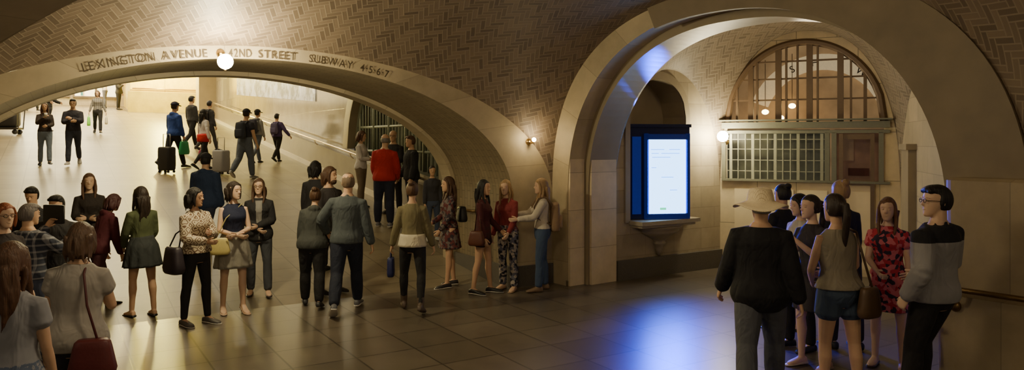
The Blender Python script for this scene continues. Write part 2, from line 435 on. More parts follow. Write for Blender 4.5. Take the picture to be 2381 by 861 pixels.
m.quad(HP(42,3.2,3.4),HP(47,3.2,3.9),HP(47,3.2,7.2),HP(42,3.2,7.2),0,[(0,0),(5,0),(5,3.8),(0,3.8)]); ST(m,'wall_far_yellow',m_yel,smooth=False)
m=M(); sbox(m,41.93,41.99,3.1,TW,0,1.05); ST(m,'trim_5',m_yel,smooth=False)
m=M(); m.tube([HP(41.85,3.3,rz(42)+1.2),HP(41.85,6.3,rz(42)+1.2)],.035,n=8); obj(m,'handrail',m_brass,label='brass handrail across the bright yellow wall',cat='handrail')
m=M(); m.quad(HP(46,-9,3.5),HP(46,3.3,3.5),HP(46,3.3,7.2),HP(46,-9,7.2),0,[(0,0),(12,0),(12,3.7),(0,3.7)]); ST(m,'wall_far',m_stone,smooth=False)
m=M(); m.quad(HP(10.9,-9,0),HP(47,-9,3.6),HP(47,-9,7.2),HP(10.9,-9,7.2),0,[(0,0),(36,0),(36,7),(0,7)]); ST(m,'wall_southwest',m_stone,smooth=False)
m=M(); m.quad(HP(10.9,-9,7.2),HP(47,-9,7.2),HP(47,TW+.1,7.2),HP(10.9,TW+.1,7.2)); ST(m,'ceiling_hall',m_plast,smooth=False)
m=M(); R=Matrix.Rotation(radians(32),3,'Z')
m.box(HP(37.9,6.2,5.1),(.85,.85,4.4),0,R); m.box(HP(37.9,6.2,3.35),(1.0,1.0,.5),0,R); m.box(HP(37.9,6.2,6.9),(1.05,1.05,.3),0,R)
ST(m,'wall_pillar',mat((.46,.38,.24),.5,ns=3,name='pillar_stone'),smooth=False)
def display(name,a,b,e=1.6,vor=True):
    m_,nt,bb=newmat(name)
    tc=N(nt,'ShaderNodeTexCoord')
    no=N(nt,'ShaderNodeTexNoise'); no.inputs['Scale'].default_value=1.3; nt.links.new(tc.outputs['Object'],no.inputs['Vector'])
    if vor:
        vo=N(nt,'ShaderNodeTexVoronoi'); vo.inputs['Scale'].default_value=a
        nt.links.new(tc.outputs['Object'],vo.inputs['Vector'])
        c=mixc(nt,.72,vo.outputs['Color'],b); c=mixc(nt,no.outputs['Fac'],c,(.9,.75,.45))
    else:
        no.inputs['Scale'].default_value=a; no.inputs['Detail'].default_value=8; no.inputs['Roughness'].default_value=.7
        r=N(nt,'ShaderNodeMapRange'); r.inputs['From Min'].default_value=.42; r.inputs['From Max'].default_value=.72
        nt.links.new(no.outputs['Fac'],r.inputs['Value']); c=mixc(nt,r.outputs[0],(.22,.19,.14),b)
    nt.links.new(c,bb.inputs['Base Color']); nt.links.new(c,bb.inputs['Emission Color']); bb.inputs['Emission Strength'].default_value=e
    return m_
m_disp=display('lit_display',2.2,(1,.85,.45),3.2)
k=1
for (t0,t1) in ((-7,-4.2),(-4,-1.4),(-1.2,.6),(.8,2.9)):
    zf=rz(46); m=M()
    m.quad(HP(45.95,t0,zf+.5),HP(45.95,t1,zf+.5),HP(45.95,t1,zf+2.6),HP(45.95,t0,zf+2.6),0)
    for tt in (t0,t1,(t0+t1)/2): m.box(HP(45.9,tt,zf+1.5),(.1,.1,2.2),1,R)
    for z in (.45,1.3,2.0,2.65): m.box(HP(45.88,(t0+t1)/2,zf+z),(t1-t0,.12,.06),1,R)
    for i in range(14):
        tt=t0+.2+(t1-t0-.4)*random.random(); z=random.choice((.5,1.33,2.03)); m.rbox(HP(45.8,tt,zf+z+.17),(.14,.1,.3),2+i%3)
    ST(m,'window_%d'%k,[m_disp,mat((.12,.09,.06),.4,name='dark_frame'),mat((.1,.3,.35),.5),mat((.6,.1,.05),.5),mat((.8,.7,.5),.5)],smooth=False); k+=1
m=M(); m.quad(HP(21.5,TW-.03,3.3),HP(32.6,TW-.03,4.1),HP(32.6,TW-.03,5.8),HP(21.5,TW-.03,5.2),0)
ST(m,'window_%d'%k,[display('painted_reflection',1.9,(1,.93,.78),1.1,False)],smooth=False)  # glowing panel paints bright reflections onto the polished ramp wall

# ------------------------------------------------------------------ east bay walls
dS=(E_-A2).normalized(); lS=(E_-A2).length; nS=Vector((-dS.y,dS.x))
def SP(c,z,d=0): p=A2+dS*c+nS*d; return V(p.x,p.y,z)
def hS(c): return arcz(c/lS,.5,.5,1.3,1.95,2)
n0,n1,nz,nb=.27,1.49,2.5,.86
def nich(c): 
    u=(c-(n0+n1)/2)/((n1-n0)/2); return nz+.6*(max(0,1-u*u))**.5
m=M(); cs=sorted(set([0,.05,.12,.2]+[n0+(n1-n0)*i/24 for i in range(25)]+[1.6,1.7,1.8,1.95,2.1,2.2,lS-.04,lS]))
for a,b in zip(cs[:-1],cs[1:]):
    ha,hb=hS(a)+.03,hS(b)+.03
    def q(z0,z1,z2,z3): m.quad(SP(a,z0),SP(b,z1),SP(b,z2),SP(a,z3),0,[(a,z0),(b,z1),(b,z2),(a,z3)])
    if a>=n0-1e-6 and b<=n1+1e-6:
        q(0,0,nb,nb); q(min(nich(a),ha),min(nich(b),hb),hb,ha)
    else: q(0,0,hb,ha)
ST(m,'wall_east',m_stone,smooth=False)
m=M(); nn=[n0+(n1-n0)*i/24 for i in range(25)]
edge=[(n0,nb)]+[(x,nich(x)) for x in nn]+[(n1,nb)]
m.grid([[SP(*p,0) for p in edge],[SP(*p,.5) for p in edge]],0,False,False)
m.grid([[SP(p[0],nb,.5) for p in edge],[SP(*p,.5) for p in edge]],0,False,False)
m.quad(SP(n0,nb,0),SP(n1,nb,0),SP(n1,nb,.5),SP(n0,nb,.5))
ST(m,'wall_niche',m_plast,recalc=False,smooth=False)
m=M(); c0=(n0+n1)/2
def kp(p,k): return (c0+(p[0]-c0)*k,(p[1]-2.3)*k+2.3 if p[1]>2.3 else p[1])
m.grid([[SP(*kp(p,.98),-.03) for p in edge],[SP(*kp(p,1.14),-.03) for p in edge],[SP(*kp(p,1.14),0) for p in edge]],0,False,False)
ST(m,'trim_6',m_ring,recalc=False,smooth=False)
RS=Matrix.Rotation(math.atan2(dS.y,dS.x),3,'Z')
m=M(); m.box(SP(lS/2,.15,-.03),(lS-.02,.06,.30),0,RS); ST(m,'baseboard_east',m_gran,smooth=False)
RR=Matrix.Rotation(math.atan2(nR.y,nR.x),3,'Z')
m=M(); m.box(RP(.335,.04,.42),(.84,.05,.08),0,RR); ST(m,'baseboard_pier',m_ring,smooth=False)
RL=Matrix.Rotation(math.atan2(-dL.y,-dL.x),3,'Z')
m=M(); m.box(LP(.36,.15,-.02),(.7,.04,.3),0,RL); m.box(LP(.72,.15,1.0),(.04,2.0,.3),0,RL); ST(m,'baseboard_west',m_gran,smooth=False)
m=M()
def vbox(d0_,d1_,v):
    a,b,c_,e_=RP(v,0,d0_),RP(v,0,d1_),RP(v,1.95,d1_),RP(v,1.95,d0_)
    m.quad(a,b,c_,e_,0,[(0.1,0),(.9,0),(.9,1.95),(.1,1.95)])
    m.quad(RP(v-.08,0,d0_),a,e_,RP(v-.08,1.95,d0_),0,[(0,0),(.1,0),(.1,1.95),(0,1.95)])
    m.quad(b,RP(v-.08,0,d1_),RP(v-.08,1.95,d1_),c_,0,[(0,0),(.1,0),(.1,1.95),(0,1.95)])
    m.quad(e_,c_,RP(v-.08,1.95,d1_),RP(v-.08,1.95,d0_),0,[(0,0),(.1,0),(.1,.1),(0,.1)])
vbox(.01,.29,.39); vbox(.33,.84,.50); ST(m,'trim_7',m_pier,smooth=False)

ca=radians(10); RC=Matrix.Rotation(ca,3,'Z'); CB=SP(c0-.01,1.6,.03)
def CP(u,z,d=0): return V(CB.x,CB.y,0)+RC@V(u,d,0)+V(0,0,z)
cab=M(); cab.box(CP(0,1.62,.0),(.98,.34,1.44),0,RC); cab.box(CP(0,2.35,-.01),(1.02,.38,.05),0,RC)
cabo=obj(cab,'display_cabinet',mat((.012,.018,.07),.25,.2,name='navy_metal'),smooth=False,label='dark navy display cabinet with glowing upright screen in an arched niche',cat='digital display')
f=M(); sx=.11
for dx in (-.34,.34): f.box(CP(sx+dx,1.58,-.19),(.06,.05,1.3),0,RC)
for z in (.94,2.18): f.box(CP(sx,z,-.19),(.74,.05,.08),0,RC)
obj(f,'screen_frame',mat((.006,.018,.14),.15,name='blue_gloss',emit=.35),cabo,smooth=False)
f=M(); f.box(CP(-.38,1.58,-.175),(.14,.02,1.2),0,RC); obj(f,'side_panel',mat((.008,.03,.30),.1,name='blue_glass',emit=.3),cabo,smooth=False)
for q_ in (-.315,.315):
    f=M(); f.box(CP(sx+q_,1.56,-.20),(.022,.03,1.14),0,RC); obj(f,'light_edge',emis((.0,.06,1.0),3,'blue_edge_light'),cabo,smooth=False)
f=M(); f.box(CP(sx,1.56,-.185),(.61,.03,1.15),0,RC); obj(f,'screen',emis((.26,.55,1.0),6.5,'screen_light'),cabo,smooth=False)
m_pb=emis((.12,.40,1.0),3,'pale_blue'); m_gm=emis((.05,.6,.3),2.5,'green_mark')
for i,(u,z,w,hh) in enumerate([(-.16,1.98,.22,.012),(.12,1.98,.18,.012),(-.2,1.92,.12,.012),(.05,1.92,.3,.012),(-.1,1.86,.3,.012),(-.22,1.70,.08,.012),(.0,1.55,.2,.012),(.1,1.35,.12,.012),(-.07,1.06,.10,.035)]):
    f=M(); f.box(CP(sx+u,z,-.203),(w,.004,hh),0,RC); obj(f,'screen_line',m_gm if i==8 else m_pb,cabo,smooth=False)
m=M(); m.box(SP(c0,.865,-.10),(1.24,.44,.06),0,RS); m.box(SP(c0,.815,-.08),(1.14,.36,.05),0,RS)
sh=obj(m,'wall_shelf',mat((.42,.37,.28),.35,ns=12,name='grey_marble'),smooth=False,label='grey marble ledge on a carved bracket below the display screen',cat='shelf')
m=M(); G=[]
for z,wx,wy in ((.79,.42,.25),(.75,.43,.26),(.73,.37,.22),(.70,.38,.23),(.66,.30,.19),(.61,.20,.15),(.57,.12,.11),(.54,.08,.09),(.52,.11,.10),(.49,.10,.10),(.46,.055,.07),(.42,.065,.07),(.37,.05,.055),(.31,.015,.02)):
    G.append([SP(c0+wx*cos(2*pi*j/32)*(1+.04*sin(j*pi/2)),z,wy*sin(2*pi*j/32)*.95-.03) for j in range(32)])
m.grid(G); obj(m,'bracket',mat((.30,.25,.18),.4,ns=12,name='carved_stone'),sh)

dD=(F_-E_).normalized(); lD=(F_-E_).length; nD=Vector((-dD.y,dD.x))
def DP(c,z,d=0): p=E_+dD*c+nD*d; return V(p.x,p.y,z)
RD=Matrix.Rotation(math.atan2(dD.y,dD.x),3,'Z')
fc,fa,fz,fr=1.29,1.17,2.42,1.28
def fan(c): return fz+fr*(max(0,1-((c-fc)/fa)**2))**.5
def hD(c): return arcz(c/lD,.5,.5,1.3,2.58,2.3)+.03
m=M(); cs=sorted(set([0,.03,.07]+[fc-fa+2*fa*i/40 for i in range(41)]+[1.64,2.55,2.6,2.64,lD]))
for a,b in zip(cs[:-1],cs[1:]):
    def q(z0,z1,z2,z3): m.quad(DP(a,z0),DP(b,z1),DP(b,z2),DP(a,z3),0,[(a,z0),(b,z1),(b,z2),(a,z3)])
    if a>=fc-fa-1e-6 and b<=fc+fa+1e-6:
        q(0,0,1.47,1.47); q(max(fan(a),fz),max(fan(b),fz),max(hD(b),fan(b)),max(hD(a),fan(a)))
    else: q(0,0,hD(b),hD(a))
ST(m,'wall_door_side',blocks('cream_panel',(.78,.65,.40),w=.6,h=.75,mort=.006,rough=.4,var=.05),smooth=False)
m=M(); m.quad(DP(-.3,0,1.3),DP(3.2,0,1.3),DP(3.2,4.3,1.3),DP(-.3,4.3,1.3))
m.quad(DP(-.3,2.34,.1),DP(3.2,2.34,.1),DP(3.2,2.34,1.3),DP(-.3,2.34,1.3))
ST(m,'wall_inner_room',mat((.36,.24,.12),.7,ns=1.8,var=.85,emit=.32,name='glowing_interior'),smooth=False)  # back wall glows by itself in place of the room's lighting
m=M(); X=[fc-fa+2*fa*i/40 for i in range(41)]
m.tube([DP(x,fan(x),0) for x in X],.06,0,n=8,rnd=False)
for cc,w in ((.28,.03),(.50,.08),(.60,.03),(.93,.09),(1.05,.03),(1.22,.03),(1.40,.09),(1.52,.03),(1.85,.09),(2.0,.03),(2.2,.05)):
    m.box(DP(cc,(fz+fan(cc))/2,0),(w,.08,fan(cc)-fz),0,RD)
for z in (2.78,3.12,3.4):
    xs=[x for x in X if fan(x)>z]
    if xs: m.box(DP((xs[0]+xs[-1])/2,z,0),(xs[-1]-xs[0],.05,.025),0,RD)
w1=ST(m,'window_20',m_bron,smooth=False)
m=M(); m.box(DP(1.29,2.37,-.02),(2.5,.13,.10),0,RD); m.box(DP(1.29,2.26,-.01),(2.5,.10,.05),0,RD); m.box(DP(1.29,2.45,-.05),(2.56,.20,.025),0,RD)
m.box(DP(1.29,1.47,-.02),(2.5,.10,.035),0,RD)
for cc in (.07,1.66,1.76,2.42): m.box(DP(cc,1.85,-.01),(.07,.1,.8),0,RD)
ST(m,'trim_8',m_green,smooth=False)
m=M()
for cc in (.45,.95,1.45,2.08): m.box(DP(cc,.95,-.012),(.42,.02,.75),0,RD)
for cc in (.45,.95,1.45,2.08): m.box(DP(cc,.30,-.012),(.42,.02,.36),0,RD)
ST(m,'trim_13',mat((.85,.72,.45),.4,ns=4,name='pale_panel'),smooth=False)
m=M()
for i in range(13): m.box(DP(.18+1.4*i/12,1.85,.0),(.016 if i%3 else .045,.04,.76),0,RD)
for z in (1.62,1.80,1.98,2.14): m.box(DP(.87,z,.0),(1.5,.03,.012),0,RD)
ST(m,'window_21',mat((.32,.32,.23),.45,.1,name='grey_green_frame'),smooth=False)
m=M(); m.quad(DP(.05,1.45,.3),DP(1.68,1.45,.3),DP(1.68,2.3,.3),DP(.05,2.3,.3)); ST(m,'wall_behind_glass',mat((.09,.09,.06),.3,ns=3,var=.8,emit=.16,name='glowing_green_interior'),smooth=False)  # faint emission stands in for light behind the glass
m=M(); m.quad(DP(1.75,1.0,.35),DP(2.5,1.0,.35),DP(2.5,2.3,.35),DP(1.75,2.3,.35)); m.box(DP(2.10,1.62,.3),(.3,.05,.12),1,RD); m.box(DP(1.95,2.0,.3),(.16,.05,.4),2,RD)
ST(m,'wall_behind_door',[mat((.20,.105,.06),.4,ns=4,var=.6,emit=.16,name='glowing_red_interior'),mat((.10,.02,.015),.5,name='dark_red_panel'),mat((.3,.19,.11),.5,emit=.12,name='tan_panel')],smooth=False)  # interior and tan panel emit a little, painting the room light
m=M(); 
for cc in (1.86,2.30): m.box(DP(cc,1.2,-.03),(.06,.06,2.05),0,RD)
m.box(DP(2.08,1.47,-.03),(.4,.05,.08),0,RD); m.box(DP(2.08,2.18,-.02),(.4,.05,.08),0,RD)
ST(m,'door_1',mat((.17,.115,.07),.4,.1,name='brown_bronze'),smooth=False)
def textmesh(ch,cache={}):
    if ch in cache: return cache[ch]
    cu=bpy.data.curves.new('t','FONT'); cu.body=ch; cu.size=1; cu.align_x='LEFT'; cu.resolution_u=3; cu.offset=.010
    o=bpy.data.objects.new('t',cu); COL.objects.link(o); bpy.context.view_layer.update()
    me=bpy.data.meshes.new_from_object(o.evaluated_get(bpy.context.evaluated_depsgraph_get()))
    vs=[v.co.copy() for v in me.vertices]; fs=[tuple(p.vertices) for p in me.polygons]
    x0=min(v.x for v in vs); x1=max(v.x for v in vs)
    for v in vs: v.x-=(x0+x1)/2
    bpy.data.objects.remove(o); cache[ch]=(vs,fs,x1-x0); return cache[ch]
def addchar(par,ch,org,xa,ya,size,mt,sx=1):
    vs,fs,_=textmesh(ch); m=M()
    for v in vs: m.v.append(Vector(org)+xa*v.x*size*sx+ya*v.y*size)
    for f_ in fs: m.f.append(tuple(f_)); m.m.append(0)
    obj(m,'letter',mt,par,smooth=False,recalc=False)
def empty(name,label,cat,loc):
    e=bpy.data.objects.new(name,None); COL.objects.link(e); e['label']=label; e['category']=cat; return e
m=M(); xa=V(dD.x,dD.y,0)
G=[[],[]]
for i in range(25):
    th=pi*(.12+.76*i/24); G[0].append(DP(1.5-.95*cos(th),2.35+1.0*sin(th),1.2)); G[1].append(DP(1.5-1.25*cos(th),2.35+1.28*sin(th),1.2))
m.grid(G,0,False,False); ST(m,'trim_9',mat((.6,.48,.28),.6,emit=.55,name='reflected_arch_band'),recalc=False)  # glowing band and letters paint the arch reflected in the glass
e=empty('lettering','dark letters painting the arch lettering reflected in the fan window','lettering',None)
m_dk=mat((.04,.025,.015),.6,name='dark_paint')
for i,ch in enumerate('SHYWO'):
    th=pi*(.36+.11*i); addchar(e,ch,DP(1.5-1.06*cos(th),2.35+1.08*sin(th),1.17),xa*sin(th)+V(0,0,1)*cos(th),V(0,0,1)*sin(th)-xa*cos(th),.17,m_dk)
up=V(0,0,1); ax=V(-dL.x,-dL.y,0)
def midz(q): return arcz(q,Lc_i,La_i,Lz,Lr_i,2)*.60+arcz(q,4.1,4.1,Lz,LE,2)*.40
m_let=mat((.075,.052,.028),.7,name='carved_letters')
e=empty('arch_lettering','dark capital lettering carved along the curved stone arch','lettering',None)
for word,q0,q1 in (('LEXINGTON',6.03,5.33),('AVENUE',5.27,4.79),('42ND',4.58,4.31),('STREET',4.25,3.79),('SUBWAY',3.65,3.08),('4·5·6·7',3.00,2.60)):
    gap=.14; ws=[max(.2,textmesh(ch)[2])+gap for ch in word]; tot=sum(ws); acc=0
    size=.133; unit=(q0-q1)/tot
    for ch,w_ in zip(word,ws):
        q=q0-(acc+w_/2)*unit; acc+=w_
        zt=(midz(q-.02)-midz(q+.02))/.04
        tx=(ax+up*zt).normalized(); ty=(up-ax*zt).normalized()
        addchar(e,ch,LP(q,midz(q)-.042,-.012),tx,ty,size,m_let,min(.9,unit/size*math.hypot(1,zt)))

dW=(B2-F_).normalized(); lW=(B2-F_).length; nW=Vector((-dW.y,dW.x))
def WP(c,z,d=0): p=F_+dW*c+nW*d; return V(p.x,p.y,z)
m=M(); cs=[lW*(1-cos(pi*i/24))/2 for i in range(25)]
for a,b in zip(cs[:-1],cs[1:]):
    za,zb=arcz(a/lW,.5,.5,1.3,1.95,2)+.03,arcz(b/lW,.5,.5,1.3,1.95,2)+.03
    m.quad(WP(a,0),WP(b,0),WP(b,zb),WP(a,za),0,[(a,0),(b,0),(b,zb),(a,za)])
ST(m,'wall_southeast',m_stone,smooth=False)
RW=Matrix.Rotation(math.atan2(dW.y,dW.x),3,'Z')
m=M(); m.box(WP(lW/2,.15,-.03),(lW,.06,.3),0,RW); ST(m,'baseboard_southeast',m_gran,smooth=False)
m=M(); m.box(WP(.9,1.0,-.05),(.5,.1,2.0),0,RW); m.box(WP(.9,2.03,-.06),(.56,.14,.08),0,RW); ST(m,'trim_10',m_ring,smooth=False)
RQ=Matrix.Rotation(math.atan2(dR.y,dR.x),3,'Z')
m=M(); m.rbox(RP(6.10,.90,.34),(1.28,.98,1.80),0,RQ,e=7,n=40,rz=.02); m.rbox(RP(6.10,.40,.32),(1.36,1.06,.80),0,RQ,e=7,n=40,rz=.03)
ST(m,'wall_pier_block',blocks('pier_stone',(.36,.285,.18),w=.8,h=.6,mort=.003,coord='Object',mcol=(.25,.2,.13),var=.08),smooth=False)
m=M(); m.tube([RP(5.36,.84,-.05),RP(5.36,.85,-.22),RP(5.44,.85,-.30),RP(6.4,.85,-.30)],.024,0,n=10)
m.tube([RP(5.62,.83,-.30),RP(5.62,.74,-.28),RP(5.62,.70,-.20)],.013,0,n=8); m.ell(RP(5.62,.69,-.20),(.05,.05,.05),0)
obj(m,'handrail',m_brass2,label='dark brass handrail curving around the stone pier',cat='handrail')
m=M(); m.tube([LP(.62,1.02,1.0),LP(.78,1.02,1.05),LP(.80,1.02,1.9)],.022,0,n=8); obj(m,'handrail',m_brass2,label='short brass handrail on the arch jamb',cat='handrail')
m=M(); m.box(LP(.70,1.98,1.2),(.04,.26,.2),0,RL); 
obj(m,'wall_plaque',mat((.03,.025,.02),.4,name='dark_plate'),smooth=False,label='small dark plate fixed to the stone jamb',cat='sign')

# ------------------------------------------------------------------ lamps
def sconce(p,back,r,e,col,label,pw):
    m=M(); m.tube([Vector(back),(Vector(back)+Vector(p))/2+V(0,0,-.03),Vector(p)+V(0,0,-r*1.1)],.015,n=8); m.ell(back,(.05,.05,.05))
    o=obj(m,'wall_lamp',m_brass,label=label,cat='lamp')
    g=M(); g.ell(p,(r,r,r),nu=20,nv=12); obj(g,'lamp_globe',emis(col,e,'lamp_glass'),o)
    l=bpy.data.lights.new('lamp_light','POINT'); l.energy=pw; l.color=col; l.shadow_soft_size=r*.8
    lo=bpy.data.objects.new('lamp_light',l); 
    d=(Vector(p)-Vector(back)).normalized(); lo.location=Vector(p)+d*(r+.06); COL.objects.link(lo)
sconce(LP(4.66,3.0,-.28),LP(4.66,3.12,0),.085,160,(1,.86,.52),'bright round globe lamp on the lettered stone arch',135)
sconce(LP(.42,2.13,-.14),LP(.42,2.1,0),.032,40,(1,.80,.45),'small warm wall lamp on the stone pier',6)
sconce(DP(.10,2.19,-.3),DP(.10,2.1,0),.09,130,(1,.87,.55),'round glowing globe lamp beside the doorway',52)
for p in (DP(.62,2.62,.8),DP(1.05,2.72,.9),DP(.85,2.52,1.0)):
    m=M(); m.ell(p,(.06,.06,.045),0); m.tube([Vector(p)+V(0,0,.04),Vector(p)+V(0,0,.9)],.006,1,n=6)
    obj(m,'pendant_lamp',[emis((1,.7,.3),20),m_bron],label='small glowing pendant lamp behind the fan window',cat='lamp',group='pendant lamps behind the fan window')
def light(kind,loc,e,col,size=1,rot=None,name='light'):
    l=bpy.data.lights.new(name,kind); l.energy=e; l.color=col
    if kind=='AREA': l.shape='SQUARE'; l.size=size
    else: l.shadow_soft_size=size
    o=bpy.data.objects.new(name,l); o.location=loc; COL.objects.link(o)
    if rot: o.rotation_euler=rot
    return o
WC=(1,.82,.53)
for s,e in ((15,100),(22,380),(29,620),(36,800),(43,700)):
    light('AREA',HP(s,1.0,7.0),e,(1,.83,.48),3.2)
light('POINT',HP(39.5,4.6,6.2),2600,(1,.84,.20),.3)
light('POINT',HP(42,-1,6.3),700,(1,.88,.5),.3)
light('POINT',HP(26,4.2,6.0),220,(1,.92,.7),.3)
light('POINT',(-.6,4.3,3.3),105,WC,.35)  # bare lights added to brighten crossing and east bay, no fittings
light('POINT',(1.5,-2.0,3.6),85,WC,.5)
light('POINT',(4.2,2.2,3.0),40,WC,.3)
light('POINT',(-5,1.5,3.3),32,WC,.4)
light('POINT',(3.9,9.6,3.3),20,WC,.2)
p_=CP(sx,1.56,-.24)
sl=light('AREA',p_,85,(.0,.035,1.0),.8); sl.data.shape='RECTANGLE'; sl.data.size=.58; sl.data.size_y=1.1; sl.data.spread=radians(66)
sl.rotation_euler=(RC@V(-.12,-1,-.36)).to_track_quat('-Z','Y').to_euler()
def spot(loc,tgt,e,ang):  # extra blue spots, added to throw glints on soffit and vault
    l=bpy.data.lights.new('added_glint_spot','SPOT'); l.energy=e; l.color=(.0,.05,1); l.spot_size=radians(ang); l.spot_blend=1; l.shadow_soft_size=.03
    o=bpy.data.objects.new('added_glint_spot',l); o.location=loc; COL.objects.link(o); o.rotation_euler=(Vector(tgt)-Vector(loc)).to_track_quat('-Z','Y').to_euler()
spot(CP(.3,2.42,-.25),RP(1.35,3.40,.6),650,24)
spot(CP(-.2,2.42,-.25),LP(.9,3.75,-1.6),700,9)
W=bpy.data.worlds.new('World'); SC.world=W; W.use_nodes=True
W.node_tree.nodes['Background'].inputs[0].default_value=(1,.82,.58,1); W.node_tree.nodes['Background'].inputs[1].default_value=.12

# ------------------------------------------------------------------ people
TM=[(.76,.09,.07,0),(.82,.145,.10,.0),(.88,.163,.115,.008),(.95,.158,.11,.008),(1.03,.146,.10,0),(1.12,.146,.098,-.005),(1.22,.162,.106,-.006),(1.30,.172,.106,0),(1.345,.165,.092,.004),(1.38,.135,.075,.008),(1.415,.088,.062,.010),(1.44,.066,.056,.012),(1.47,.056,.053,.012)]
TF=[(.76,.09,.07,0),(.82,.148,.104,.004),(.88,.166,.117,.012),(.94,.161,.114,.012),(1.02,.132,.094,.002),(1.09,.118,.084,0),(1.17,.130,.094,-.006),(1.25,.142,.112,-.018),(1.31,.146,.094,-.003),(1.345,.138,.078,.004),(1.38,.108,.064,.008),(1.415,.068,.052,.010),(1.44,.052,.048,.012),(1.47,.045,.045,.012)]
def prof(z,T):
    if z<=T[0][0]: return T[0][1:]
    for a,b in zip(T[:-1],T[1:]):
        if z<=b[0]:
            f=(z-a[0])/(b[0]-a[0]); return tuple(a[i]+(b[i]-a[i])*f for i in (1,2,3))
    return T[-1][1:]
HEAD=[(-.116,.018,.020,-.062),(-.109,.030,.034,-.052),(-.09,.043,.054,-.036),(-.065,.053,.073,-.018),(-.03,.064,.086,-.006),(0,.069,.090,0),(.03,.073,.096,.003),(.06,.072,.094,.006),(.085,.061,.079,.009),(.105,.040,.052,.011),(.116,.016,.02,.012)]
HANG=(4,9,14,20); FRONT=(18,8,82,55); PHONE=(38,8,105,35); WF=(28,8,22,10); WB=(-22,9,18,5); POCK=(-8,18,30,30)
STAND=(0,3,0); LF=(20,1,6); LB=(-16,1,26)
SK1=(.60,.37,.23); SK2=(.48,.28,.17); SK3=(.66,.44,.30)
